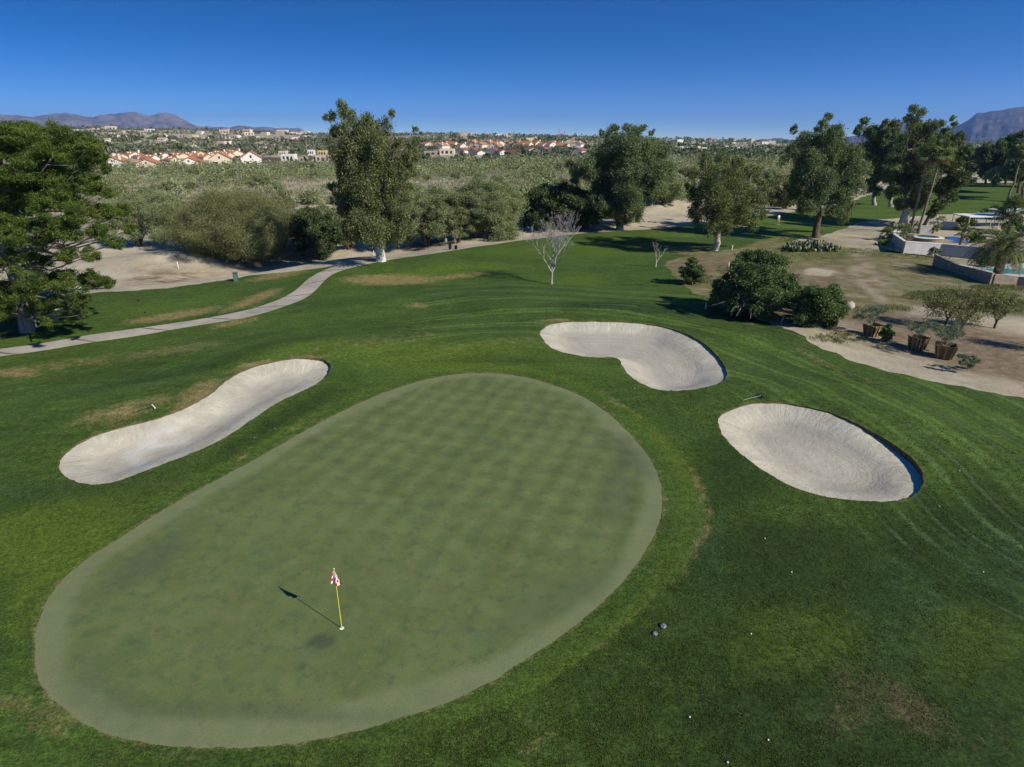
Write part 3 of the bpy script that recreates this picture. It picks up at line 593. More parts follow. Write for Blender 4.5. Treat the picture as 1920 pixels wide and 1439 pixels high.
# haze
hz = MB(); box(hz, -16000, 16000, -400, 16000, -75, 560)
hm = bpy.data.materials.new('haze'); hm.use_nodes = True; ht = hm.node_tree; ht.nodes.remove(ht.nodes['Principled BSDF'])
pv = ht.nodes.new('ShaderNodeVolumePrincipled'); pv.inputs['Color'].default_value = (.30, .50, 1.0, 1); pv.inputs['Density'].default_value = 7e-5; pv.inputs['Anisotropy'].default_value = 0.1
ht.links.new(pv.outputs[0], [n for n in ht.nodes if n.type == 'OUTPUT_MATERIAL'][0].inputs['Volume'])
ho = hz.build('haze', hm); ho['kind'] = 'stuff'; ho['label'] = 'thin blue haze over the far hills and mountains'; ho['category'] = 'haze'

#%% ------------------------------------------------------------------ vegetation
L_EUC = leafmat('eucalyptus_leaf', (0.091, 0.121, 0.048), (0.162, 0.193, 0.074), (0.325, 0.304, 0.119))
L_EUCD = leafmat('dark_eucalyptus_leaf', (0.078, 0.121, 0.056), (0.142, 0.191, 0.084), (0.296, 0.308, 0.140))
L_EUCB = leafmat('rusty_eucalyptus_leaf', (0.068, 0.100, 0.038), (0.138, 0.173, 0.061), (0.275, 0.271, 0.086))
L_PINE = leafmat('pine_needle', (0.053, 0.098, 0.017), (0.113, 0.167, 0.026), (0.178, 0.217, 0.044))
L_PINED = leafmat('dark_pine_needle', (0.042, 0.062, 0.019), (0.078, 0.106, 0.029), (0.144, 0.174, 0.048), .25)  # darker olive needles of the garden pine
L_OLE = leafmat('oleander_leaf', (0.057, 0.101, 0.035), (0.105, 0.166, 0.055), (0.223, 0.263, 0.098))
L_PALO = leafmat('palo_verde_leaf', (0.175, 0.216, 0.101), (0.258, 0.301, 0.137), (0.369, 0.379, 0.183), .3)
L_MESQ = leafmat('mesquite_leaf', (0.132, 0.153, 0.057), (0.215, 0.231, 0.090), (0.320, 0.304, 0.134), .3)
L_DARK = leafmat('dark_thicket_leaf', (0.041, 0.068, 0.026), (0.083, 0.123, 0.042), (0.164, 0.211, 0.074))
L_GREY = leafmat('grey_scrub_twig', (0.184, 0.161, 0.132), (0.276, 0.247, 0.201), (0.368, 0.322, 0.241), .1)
L_CREO = leafmat('creosote_leaf', (0.132, 0.180, 0.034), (0.205, 0.264, 0.055), (0.290, 0.331, 0.097), .3)
L_SAGE = leafmat('sage_leaf', (0.149, 0.177, 0.099), (0.230, 0.248, 0.143), (0.310, 0.307, 0.187), .2)
L_BLUE = leafmat('boxed_tree_leaf', (0.100, 0.144, 0.088), (0.163, 0.206, 0.125), (0.275, 0.300, 0.200), .3)
L_PALM = leafmat('palm_leaf', (0.069, 0.113, 0.034), (0.147, 0.190, 0.052), (0.328, 0.310, 0.103), .25)
L_SKIRT = leafmat('dead_palm_frond', (.14, .10, .05), (.22, .17, .09), (.30, .24, .13), .2)
L_PEAR = leafmat('prickly_pear_pad', (.075, .105, .05), (.15, .185, .095), (.26, .28, .17), 0)
L_STRAW = leafmat('straw_grass', (.10, .13, .03), (.15, .17, .05), (.24, .21, .10), .3)
def bark(name, a, b, sc_=(3, 3, .6)):
    m = M(name, .9, .15); n = m.noise(2.2, 5, .65, vec=m.objc, sv=(sc_, 0)); m.col(m.mix(m.rng(n, .35, .62), a, b)); m.bump(m.noise(6, 4, vec=m.objc, sv=(sc_, 0)), .5, .06); return m.m
K_EUC = bark('eucalyptus_bark', (.24, .19, .14), (.52, .48, .41)); K_WHITE = bark('white_bark', (.40, .37, .33), (.68, .66, .60)); K_DARK = bark('dark_bark', (.06, .045, .03), (.15, .12, .085))
K_PINE = bark('pine_bark', (.16, .13, .11), (.34, .30, .26)); K_PALM = bark('palm_bark', (.13, .10, .07), (.27, .22, .16), (2, 2, 7)); K_GREY = bark('grey_twig', (.22, .21, .19), (.42, .40, .37))

def cards(Cn, size, asp, rng, droop=0.0, dirs=None):
    n = len(Cn); d = rng.normal(size=(n, 3)); d /= np.linalg.norm(d, axis=1)[:, None] + 1e-9
    if dirs is not None: d = d * .45 + dirs
    if droop: d[:, 2] -= droop * np.sign(1)
    d /= np.linalg.norm(d, axis=1)[:, None] + 1e-9
    w_ = np.cross(d, rng.normal(size=(n, 3))); w_ /= np.linalg.norm(w_, axis=1)[:, None] + 1e-9
    s = (np.broadcast_to(size, (n,)) * (.6 + .8 * rng.random(n)))[:, None]; V = np.empty((n, 4, 3))
    V[:, 0] = Cn - d * s * .5; V[:, 1] = Cn + w_ * s * asp * .5; V[:, 2] = Cn + d * s * .5; V[:, 3] = Cn - w_ * s * asp * .5
    return V.reshape(-1, 3), np.arange(n * 4).reshape(-1, 4)
def foliage(lobes, rng, leaf=.28, asp=.45, dens=1.0, droop=.0, subr=.30, gap=0.0, shell=.55, subn=9):
    mb = MB(); Cs = []; kl = []
    for (c, r_) in lobes:
        r_ = np.broadcast_to(np.asarray(r_, float), (3,)); rm = r_.mean(); ns = max(3, int(subn * max(1.0, (rm / 1.2)) ** 1.3 + .5))
        u = rng.normal(size=(ns, 3)); u /= np.linalg.norm(u, axis=1)[:, None]; u *= (shell + (1 - shell) * rng.random(ns))[:, None] * .85
        sc_ = np.array(c) + u * r_; sr = rm * subr * (.7 + .6 * rng.random(ns))
        for q in range(ns):
            nl = max(4, int(dens * 62 * (sr[q] / .4) ** 2 / (leaf / .28) ** 1.6))
            P = rng.normal(size=(nl, 3)) * sr[q] * .55; P[:, 2] *= (.75 + droop * .7); P[:, 2] -= droop * sr[q] * .3
            Cs.append(sc_[q] + P); kl.append(np.full(nl, rng.random()))
    Cn = np.vstack(Cs); V, F = cards(Cn, leaf * 1.15, min(.7, asp * 1.25), rng, droop); mb.add(V, F, tint=rng.random(len(F)), clump=np.concatenate(kl)); return mb
def bend(a, b, rng, k=5, w=.12, sag=0):
    a = np.array(a, float); b = np.array(b, float); L_ = np.linalg.norm(b - a); t = np.linspace(0, 1, k)[:, None]
    P = a + (b - a) * t; o = rng.normal(size=(k, 3)) * L_ * w; o[0] = 0; o[-1] = 0; P = P + o * (t * (1 - t) * 3)
    P[:, 2] += sag * L_ * (4 * t[:, 0] * (1 - t[:, 0])); return P
def tree(name, base_px, lobes_px, label, cat='tree', leafm=L_EUC, barkm=K_EUC, trunk_r=.45, leaf=.28, asp=.3, dens=1., droop=.5, seed=1, forkf=.35, depthf=1.0, dbl=2, exc=False, limbm=None,
         lean=None, group=None, subr=.30, limbs=True, rscale=1.1, twigs=0, subn=12, crownname='crown'):
    rng = np.random.default_rng(seed); b = hit(*base_px); Y0 = b[1]; xs = [l[0] for l in lobes_px]; cx = (min(xs) + max(xs)) / 2; hw = (max(xs) - min(xs)) / 2 + 8
    L = []
    for (x, y, r_) in lobes_px:
        dm = hw * mpx(Y0) * math.sqrt(max(.08, 1 - ((x - cx) / hw) ** 2)) * depthf * .75
        for k in range(dbl):
            dy = (rng.uniform(.15, 1) * dm) * (1 if k % 2 else -1) if dbl > 1 else rng.uniform(-.5, .5) * dm
            p = at_y(x, y, Y0 + dy); rw = r_ * mpx(Y0 + dy, p[2]) * rscale; L.append((p - b, (rw, rw, rw * 1.0)))
    t = root(name, b, label, cat, group)
    cb = foliage(L, rng, leaf, asp, dens, droop, subr, subn=subn); cb.build(crownname, leafm, t)
    tb = MB(); lb_ = MB(); zt = max(p[2] for p, _ in L); mx = np.mean([p[0] for p, _ in L]); my = np.mean([p[1] for p, _ in L])
    top = np.array([mx * .55 if lean is None else lean[0], my * .5, zt * forkf]); P = bend((0, 0, -.3), top, rng, 6, .03)
    rad = np.linspace(trunk_r * 1.1, trunk_r * .6, 6); rad[0] *= 1.2; rad[1] *= 1.0; tube(tb, P, rad, 10)
    if limbs:
        tops = sorted(L, key=lambda q: -q[0][2]); mains = []
        nmain = 4 if len(L) > 14 else 3
        idx = [int(i * len(L) / nmain) for i in range(nmain)]; ordx = sorted(L, key=lambda q: q[0][0])
        for i in range(nmain if not exc else 0):
            grp = ordx[int(i * len(L) / nmain):int((i + 1) * len(L) / nmain)]; c = max(grp, key=lambda q: q[0][2])[0]; e = np.array([c[0], c[1], c[2] * .8])
            Q = bend(top * .97, e, rng, 8, .05, -.03); rd = np.linspace(trunk_r * .5, trunk_r * .08, 8); tube(lb_, Q, rd, 8); mains.append((Q, rd))
        if exc:
            mains = []; Q = np.vstack([P[:-1], bend(top, (mx * .6, my * .5, zt * .97), rng, 8, .02)]); rd = np.concatenate([rad[:-1], np.linspace(trunk_r * .6, .05, 8)])
            tube(lb_, Q[len(P) - 1:], rd[len(P) - 1:], 8)
            for (c, r_) in L:
                j = int(np.abs(Q[:, 2] - max(zt * .10, c[2] - .22 * math.hypot(c[0], c[1]))).argmin()); tube(lb_, bend(Q[j], c, rng, 6, .05, -.05), np.linspace(min(rd[j] * .5, trunk_r * .22), .02, 6), 5, cap=False)
        for (c, r_) in (L if not exc else []):
            best = None
            for Q, rd in mains:
                zz = Q[:, 2] + .25 * np.linalg.norm(Q - c, axis=1); dd = np.linalg.norm(Q - c, axis=1) + 2.5 * np.maximum(0, Q[:, 2] - c[2] + .5); j = int(dd[:-1].argmin())
                if best is None or dd[j] < best[0]: best = (dd[j], Q[j], rd[j])
            tube(lb_, bend(best[1], c, rng, 5, .07, .05), np.linspace(min(best[2] * .6, trunk_r * .16), .02, 5), 5, cap=False)
    tb.build('trunk', barkm, t, True)
    if lb_.n: lb_.build('limbs', limbm or barkm, t, True)
    return t
PINE = [(60, 248, 20), (20, 250, 22), (100, 252, 18), (148, 264, 18), (-10, 270, 26), (60, 275, 34), (110, 275, 30), (165, 278, 20), (190, 295, 12), (30, 315, 34), (90, 320, 34), (150, 318, 28), (198, 318, 10), (10, 355, 30), (62, 362, 32), (120, 355, 30), (172, 348, 20), (204, 362, 10),
    (30, 405, 28), (88, 402, 28), (150, 398, 24), (195, 398, 16), (232, 396, 12), (243, 430, 10), (15, 445, 24), (72, 442, 24), (130, 435, 20), (185, 435, 18), (214, 458, 13), (18, 488, 20), (72, 484, 20), (124, 478, 16), (168, 480, 14), (60, 532, 26), (118, 528, 24), (168, 528, 20), (203, 530, 11),
    (18, 545, 24), (12, 582, 22), (62, 572, 20), (108, 572, 18), (148, 566, 16), (90, 602, 12), (128, 598, 11), (160, 588, 9), (-60, 270, 36), (-70, 340, 40), (-60, 420, 40), (-50, 500, 36), (-50, 570, 26)]
tree('pine_tree', (52, 622), PINE, 'huge light green pine filling the left edge beside the concrete path', leafm=L_PINE, barkm=K_PINE, trunk_r=.42, leaf=.18, asp=.13, dens=3.4, droop=-.3, seed=3, forkf=.55, lean=(.2, 0), rscale=1.2, subr=.34, subn=12, dbl=2, exc=True)
EUC2 = [(640, 203, 12), (622, 216, 9), (656, 222, 16), (609, 219, 6), (690, 230, 16), (735, 212, 7), (716, 240, 18), (700, 262, 24), (660, 258, 26), (628, 246, 12), (640, 290, 22), (680, 300, 32), (722, 290, 26), (748, 268, 10), (778, 242, 6), (779, 262, 9), (776, 290, 13), (768, 318, 14),
    (742, 325, 26), (690, 345, 34), (648, 338, 20), (650, 378, 20), (690, 392, 34), (730, 380, 28), (755, 398, 18), (740, 425, 20), (702, 432, 26), (668, 418, 24), (642, 392, 12), (712, 452, 13), (655, 440, 13), (618, 262, 7), (624, 350, 10), (765, 350, 9), (766, 284, 9), (760, 300, 12), (770, 270, 8), (640, 320, 14), (632, 372, 12), (760, 375, 12), (750, 440, 11), (664, 398, 18)]
tree('eucalyptus_tree', (714, 490), EUC2, 'tallest eucalyptus with a pale trunk standing alone at the bend of the cart path', limbm=K_DARK, trunk_r=.5, barkm=K_WHITE, seed=4, forkf=.3, dens=1.15, droop=.9, leaf=.18)
EUC3 = [(1152, 240, 9), (1176, 240, 9), (1190, 250, 12), (1145, 258, 16), (1128, 249, 6), (1206, 240, 8), (1222, 248, 7), (1175, 278, 28), (1215, 284, 24), (1242, 282, 14), (1255, 315, 13), (1228, 325, 26), (1180, 325, 32), (1135, 300, 24), (1108, 318, 20), (1082, 318, 15), (1068, 308, 8), (1130, 350, 24),
    (1180, 365, 28), (1225, 352, 20), (1150, 385, 24), (1190, 392, 20), (1128, 385, 16), (1115, 368, 13), (1165, 412, 14), (1078, 335, 10)]
tree('eucalyptus_tree', (1162, 431), EUC3, 'wide dark green eucalyptus behind the far path, right of the shaded thicket', leafm=L_EUCD, trunk_r=.55, seed=5, forkf=.28, dens=1.1, leaf=.22)
EUC4 = [(1325, 302, 14), (1355, 298, 15), (1385, 305, 14), (1300, 325, 12), (1335, 333, 24), (1375, 335, 24), (1410, 325, 16), (1432, 348, 11), (1310, 360, 20), (1350, 370, 28), (1390, 365, 24), (1420, 372, 18), (1312, 395, 20), (1350, 405, 24), (1388, 400, 22), (1425, 400, 14), (1335, 428, 16),
    (1362, 430, 13), (1410, 425, 12), (1303, 415, 8), (1288, 350, 6)]
tree('eucalyptus_tree', (1340, 470), EUC4, 'rusty olive eucalyptus with bare white twigs, leaning over its own shadow on the turf', leafm=L_EUCB, trunk_r=.42, seed=6, forkf=.25, dens=.9, leaf=.19, barkm=K_EUC)
EUC5 = [(1553, 220, 8), (1540, 236, 12), (1490, 243, 8), (1508, 256, 12), (1568, 250, 15), (1545, 270, 24), (1505, 278, 18), (1484, 284, 13), (1470, 300, 8), (1520, 305, 26), (1565, 290, 26), (1600, 290, 18), (1622, 315, 14), (1592, 325, 24), (1540, 340, 28), (1500, 332, 18), (1490, 360, 14), (1525, 375, 22),
    (1575, 362, 22), (1612, 352, 13), (1502, 393, 9), (1562, 395, 14), (1582, 405, 13), (1592, 385, 11)]
tree('eucalyptus_tree', (1530, 446), EUC5, 'dark eucalyptus with a forked brown trunk just right of the white-shirted walker', leafm=L_EUCD, trunk_r=.5, seed=7, forkf=.3, dens=1.15, leaf=.22, barkm=K_DARK)
EUC6A = [(1622, 228, 8), (1610, 245, 10), (1636, 250, 14), (1650, 272, 18), (1625, 285, 16), (1650, 315, 18), (1635, 345, 12), (1648, 360, 10)]
tree('eucalyptus_tree', (1640, 385), EUC6A, 'narrow dark eucalyptus showing behind and right of the forked-trunk eucalyptus', leafm=L_EUCD, trunk_r=.4, seed=8, leaf=.42, dens=1.2)
EUC6B = [(1660, 235, 10), (1678, 236, 11), (1668, 255, 16), (1680, 280, 18), (1665, 305, 16), (1680, 330, 14)]
tree('eucalyptus_tree', (1672, 388), EUC6B, 'round-topped eucalyptus tucked against the left side of the tallest right-hand crown', leafm=L_EUCD, trunk_r=.4, seed=9, leaf=.42, dens=1.2)
EUC6 = [(1713, 205, 9), (1726, 212, 9), (1703, 222, 9), (1716, 232, 13), (1746, 234, 13), (1766, 232, 7), (1786, 222, 5), (1790, 234, 6), (1730, 258, 22), (1700, 268, 18), (1770, 256, 15), (1680, 292, 16), (1715, 300, 24), (1752, 292, 22), (1668, 330, 14), (1700, 340, 22), (1738, 332, 22),
    (1670, 362, 11), (1690, 383, 12), (1718, 372, 20), (1680, 350, 13)]
tree('eucalyptus_tree', (1692, 424), EUC6, 'largest dark eucalyptus with a white patched trunk at the corner of the walled garden', limbm=K_DARK, leafm=L_EUCD, trunk_r=.6, seed=10, forkf=.45, dens=1.2, leaf=.23, barkm=K_WHITE)
PINE7 = [(1795, 262, 14), (1808, 288, 15), (1782, 308, 20), (1822, 308, 8), (1800, 335, 18), (1770, 350, 18), (1822, 338, 8), (1785, 370, 12), (1762, 385, 13), (1748, 400, 10), (1775, 285, 16)]
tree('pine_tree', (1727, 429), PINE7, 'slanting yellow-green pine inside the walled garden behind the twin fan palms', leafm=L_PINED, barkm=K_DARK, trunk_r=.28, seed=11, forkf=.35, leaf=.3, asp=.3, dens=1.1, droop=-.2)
for k, (bp, lb, lab, lm) in enumerate((((1848, 346), [(1838, 285, 9), (1852, 276, 10), (1848, 298, 14), (1862, 305, 14), (1850, 322, 12)], 'dark tree at the far end of the fairway, leftmost in front of the mountain', L_EUCD),
        ((1886, 346), [(1880, 270, 10), (1896, 262, 10), (1882, 292, 14), (1902, 282, 14), (1888, 318, 15), (1905, 305, 13)], 'tall double-crowned dark tree at the far end of the fairway', L_OLE),
        ((1925, 352), [(1918, 262, 14), (1930, 285, 18), (1915, 310, 16), (1940, 320, 18)], 'dark tree cut off by the right edge at the far end of the fairway', L_EUCD),
        ((1865, 350), [(1862, 328, 10), (1872, 322, 10), (1868, 338, 8)], 'low grey-green tree under the dark trees at the fairway end', L_PALO),
        ((1822, 344), [(1815, 300, 8), (1826, 290, 9), (1822, 312, 10)], 'small dark tree half hidden behind the garden pine', L_EUCD))):
    tree('broadleaf_tree', bp, lb, lab, leafm=lm, barkm=K_DARK, trunk_r=.35, leaf=.6, dens=1.1, seed=40 + k)
# trees standing just right of the frame throw the shade bars on the far fairway
for k, (x, y, h) in enumerate(((118, 108, 13), (122, 121, 12), (128, 136, 14), (120, 150, 12), (133, 167, 15))):
    rg = np.random.default_rng(60 + k); z = float(Hf(x, y)); t = root('broadleaf_tree', (x, y, z), 'tree just outside the right edge whose shade bar crosses the far fairway', 'tree', 'shade trees right of the frame')
    foliage([((rg.normal() * 2, rg.normal() * 2, h * f), 2.2 + rg.random()) for f in (.45, .6, .75, .9, .7, .55)], rg, .6, .5, .8).build('crown', L_EUCD, t); tb = MB(); tube(tb, bend((0, 0, -.2), (0, 0, h * .7), rg), np.linspace(.4, .15, 5)); tb.build('trunk', K_DARK, t)

# shrubs near the green
OLE = [(1400, 490, 15), (1425, 482, 14), (1455, 495, 18), (1440, 518, 24), (1402, 515, 20), (1372, 520, 12), (1350, 538, 12), (1472, 528, 18), (1344, 556, 10), (1380, 550, 22), (1430, 555, 28), (1478, 558, 18), (1400, 578, 15), (1440, 580, 16), (1492, 540, 8), (1378, 498, 7), (1375, 575, 12), (1500, 572, 13), (1498, 556, 11), (1505, 588, 11), (1336, 566, 8)]
ole = tree('oleander_shrub', (1425, 592), OLE, 'big sprawling dark shrub with bare grey branches beside the left-hand green bush', 'shrub', L_OLE, K_GREY, .12, .12, .5, 1.25, 0, 12, .2, .9, subr=.3, rscale=1.32, subn=16)
def twigs(parent, n, rng, c, R_, mat, name='bare_branches', up=.5, r0=.03, L0=1.2):
    mb = MB()
    for i in range(n):
        u = rng.normal(size=3); u[2] = abs(u[2]) * up; u /= np.linalg.norm(u); a = np.array(c) + u * R_ * rng.uniform(.3, .75); e = a + u * L0 * rng.uniform(.6, 1.2) * np.array([1, 1, .6]); e[2] -= rng.uniform(0, .5)
        P = bend(a, e, rng, 5, .1, .12); tube(mb, P, np.linspace(r0, r0 * .3, 5), 4, cap=False)
        for q in range(4): s = P[rng.integers(1, 4)]; tube(mb, bend(s, s + (u + rng.normal(size=3) * .7) * L0 * .45, rng, 3, .1), np.linspace(r0 * .5, r0 * .2, 3), 3, cap=False)
    return mb.build(name, mat, parent)
twigs(ole, 60, np.random.default_rng(2), (-1.2, -1.0, 1.3), np.array([2.0, 1.8, 1.2]), K_GREY)
OLE2 = [(1528, 556, 20), (1558, 552, 16), (1510, 568, 18), (1545, 578, 24), (1574, 584, 13), (1518, 594, 17), (1553, 600, 15), (1580, 572, 8), (1494, 578, 11), (1500, 598, 10)]
tree('oleander_shrub', (1540, 612), OLE2, 'dense round dark green shrub at the edge of the dirt track', 'shrub', L_OLE, K_GREY, .08, .12, .5, 1.4, 0, 13, .2, .9, rscale=1.22, subn=16)
tree('garden_bush', (1299, 533), [(1297, 498, 10), (1284, 510, 9), (1311, 509, 9), (1297, 517, 14), (1285, 523, 8), (1312, 523, 8), (1298, 488, 6)], 'upright olive bush standing alone left of the big sprawling shrub', 'bush', L_OLE, K_GREY, .04, .11, .5, 1.1, -.5, 14, .2, .9, subn=14, rscale=1.3)
tree('garden_bush', (1663, 643), [(1663, 617, 7), (1656, 626, 7), (1670, 627, 7), (1662, 634, 8), (1668, 612, 4)], 'small dense green bush between the boxed trees', 'bush', L_OLE, K_GREY, .03, .11, .5, 1.5, -.5, 15, .2, .9, subn=16)
tree('garden_bush', (1817, 697), [(1812, 670, 6), (1824, 673, 6), (1806, 680, 6), (1820, 684, 7), (1832, 678, 5), (1800, 668, 4)], 'sparse grey-green bush at the roadside in front of the boxed trees', 'bush', L_BLUE, K_GREY, .03, .10, .35, 1.3, -.5, 16, .2, .9, subn=16)
# boxed trees
M_CRATE = plain('crate_board', (.20, .13, .06), .85, .3, 5, bump=.3); M_CRATEB = plain('crate_batten', (.38, .29, .13), .85, .25, 6); M_DIRT = plain('potting_soil', (.09, .06, .04), .95, .3, 8)
for k, (bp, wd, hh, rz, lb, lab, labt) in enumerate((((1634, 630), 1.0, .78, .35, [(1622, 590, 12), (1640, 583, 12), (1656, 580, 9), (1606, 592, 8), (1634, 598, 9)], 'wooden tree box furthest from the camera beside the small green bush', 'silvery green young tree growing in the furthest wooden box'),
        ((1718, 656), .95, .85, .25, [(1710, 612, 11), (1728, 615, 11), (1742, 608, 9), (1700, 605, 8), (1722, 628, 8)], 'middle wooden tree box with a dark shaded front', 'thin grey-green young tree growing in the middle wooden box'),
        ((1768, 671), 1.12, .85, -.55, [(1765, 622, 13), (1785, 622, 13), (1800, 628, 9), (1752, 612, 9), (1778, 636, 10), (1795, 612, 9)], 'nearest wooden tree box, its sunlit battened side facing right', 'bushy silvery green young tree growing in the nearest wooden box'))):
    b = hit(*bp); t = root('planter_box', b, lab, 'planter', 'wooden boxes along the track', rz)
    for s_ in range(4):
        a = s_ * math.pi / 2; mb = MB(); n = 5
        for q in range(n):
            z0 = hh * q / n + .06; z1 = hh * (q + 1) / n + .05; w0 = wd / 2 * (.72 + .28 * q / n); w1 = wd / 2 * (.72 + .28 * (q + 1) / n)
            V = np.array([(-w0, -w0, z0), (w0, -w0, z0), (w1, -w1, z1), (-w1, -w1, z1), (-w0, -w0 + .03, z0), (w0, -w0 + .03, z0), (w1, -w1 + .03, z1), (-w1, -w1 + .03, z1)])
            rm = np.array([[math.cos(a), math.sin(a), 0], [-math.sin(a), math.cos(a), 0], [0, 0, 1]]); mb.add(V @ rm, [(0, 1, 2, 3), (5, 4, 7, 6), (3, 2, 6, 7), (0, 4, 5, 1), (0, 3, 7, 4), (1, 5, 6, 2)])
        pnl = mb.build('side_panel', M_CRATE, t); bb = MB()
        for u in (-.8, 0, .8):
            P = np.array([(u * wd / 2 * .72, -wd / 2 * .72 - .02, .03), (u * wd / 2, -wd / 2 - .02, hh + .07)]) @ rm; d_ = np.array([1, 0, 0]) @ rm * .035; nn = np.array([0, -1, 0]) @ rm * .03
            V = [P[0] - d_, P[0] + d_, P[1] + d_, P[1] - d_]; V += [v + nn for v in V]; bb.add(V, [(4, 5, 6, 7), (0, 4, 7, 3), (1, 2, 6, 5), (3, 7, 6, 2), (0, 1, 5, 4), (0, 3, 2, 1)])
        bb.build('batten', M_CRATEB, pnl)
    mb = MB(); q = wd / 2 * .93; mb.add([(-q, -q, hh * .82), (q, -q, hh * .82), (q, q, hh * .82), (-q, q, hh * .82)], [(0, 1, 2, 3)]); mb.build('soil', M_DIRT, t)
    tt = tree('young_tree', (bp[0], bp[1] - 2), lb, labt, 'tree', L_BLUE, K_GREY, .04, .09, .22, .8, -.4, 70 + k, .35, .9, subn=14, group='young trees in wooden boxes')

# bare trees
def bare(name, bp, hpx, spread, label, seed, r0, splits, mat=K_GREY, leans=None, depth=7):
    rng = np.random.default_rng(seed + 5); b = hit(*bp); t = root(name, b, label, 'tree'); mb = MB(); tw = MB(); Hh = hpx * mpx(b[1])
    def grow(p, d, L_, r_, lv):
        d = d / np.linalg.norm(d); e = p + d * L_; P = bend(p, e, rng, 4, .06); tube(mb if lv < 2 else tw, P, np.linspace(r_, r_ * .68, 4), 6 if lv < 2 else 3, cap=False)
        if lv >= depth: return
        n = splits if lv < 2 else 2 + (rng.random() < .35)
        for i in range(n):
            nd = d + rng.normal(size=3) * spread; nd[2] += .24
            s = P[-1] if i < 2 else P[rng.integers(1, 4)]; grow(s, nd, L_ * rng.uniform(.60, .84), max(r_ * .62, .007), lv + 1)
    tube(mb, np.array([(0, 0, -.2), (0, 0, Hh * .02), (.03, 0, Hh * .2)]), [r0 * 1.3, r0 * 1.05, r0 * .9], 9, cap=False)
    for dd in (leans or [(.3, .1, 1), (-.7, .1, .9)]): grow(np.array([.03, 0, Hh * .18]), np.array(dd, float), Hh * .27, r0 * .72, 0)
    mb.build('trunk', mat, t, True); tw.build('twigs', mat, t); return t
bare('bare_tree', (1034, 533), 118, .34, 'leafless white-barked tree alone on the turf behind the kidney bunker', 21, .105, 3, leans=[(.25, .1, 1), (-.62, -.1, 1), (.05, .4, 1)])
bare('bare_tree', (1229, 501), 42, .38, 'small leafless sapling in front of the long eucalyptus shadow', 22, .09, 2, leans=[(.5, .1, .8), (-.1, .1, 1)], depth=5)
bare('bare_tree', (853, 461), 30, .4, 'tiny grey leafless sapling just right of the black bins', 23, .05, 2, leans=[(.2, 0, 1), (-.2, .1, 1)], depth=4)
def thin_mesq(bp, hpx, lobes, label, seed):
    t = bare('mesquite_tree', bp, hpx, .36, label, seed, .09, 3, K_DARK, leans=[(.6, 0, .9), (-.5, .1, 1), (.1, -.2, 1)], depth=5); b = hit(*bp); rng = np.random.default_rng(seed)
    foliage([(at_y(x, y, b[1]) - b, r_ * mpx(b[1])) for x, y, r_ in lobes], rng, .12, .3, .35, 0, .6).build('crown', L_MESQ, t); return t
thin_mesq((1772, 612), 70, [(1760, 580, 22), (1745, 565, 16), (1775, 555, 18)], 'thin twiggy mesquite behind the nearest boxed tree, leaning left', 24)
thin_mesq((1802, 620), 64, [(1800, 590, 22), (1820, 580, 20), (1785, 570, 16), (1830, 598, 12)], 'broad brownish mesquite standing right behind the nearest boxed tree', 25)
thin_mesq((1864, 616), 62, [(1868, 580, 20), (1850, 575, 14), (1885, 568, 18), (1870, 560, 16)], 'single-stemmed mesquite nearest the right edge in the dirt yard', 26)
bb_ = thin_mesq((1990, 660), 90, [(1985, 600, 30), (1970, 620, 26)], 'mesquite just past the right edge shading the dirt yard', 27)
# weedy grass tufts (yard and rough)
def tufts(name, areas, n, mat, size, seed, label):
    rng = np.random.default_rng(seed); Cs = []
    for (px, py, rx, ry, wgt) in areas:
        k = int(n * wgt); a = rng.random(k) * 6.283; q = np.sqrt(rng.random(k)); pp = [hit(px + rx * qq * math.cos(aa_), py + ry * qq * math.sin(aa_)) for aa_, qq in zip(a, q)]; Cs += pp
    P = np.array(Cs); rep = 7; Q = np.repeat(P, rep, 0) + rng.normal(size=(len(P) * rep, 3)) * [size * .8, size * .8, 0]; Q[:, 2] += size * .4
    V, F = cards(Q, size, .22, rng, 0, np.tile([0, 0, 1.0], (len(Q), 1))); mb = MB(); mb.add(V, F, tint=rng.random(len(F)), clump=np.repeat(rng.random(len(P)), rep)); o = mb.build(name, mat); tag(o, label, 'weeds', kind='stuff')
tufts('weeds', [(1800, 556, 110, 11, .45), (1880, 575, 60, 14, .2), (1880, 540, 60, 6, .15), (1530, 476, 130, 12, .12), (1730, 482, 80, 6, .06), (1650, 580, 60, 7, .05), (1570, 635, 50, 9, .05), (1370, 505, 30, 10, .05), (1330, 525, 30, 10, .05)], 1500, L_STRAW, .2, 31, 'yellow-green weeds growing over the dirt yard')

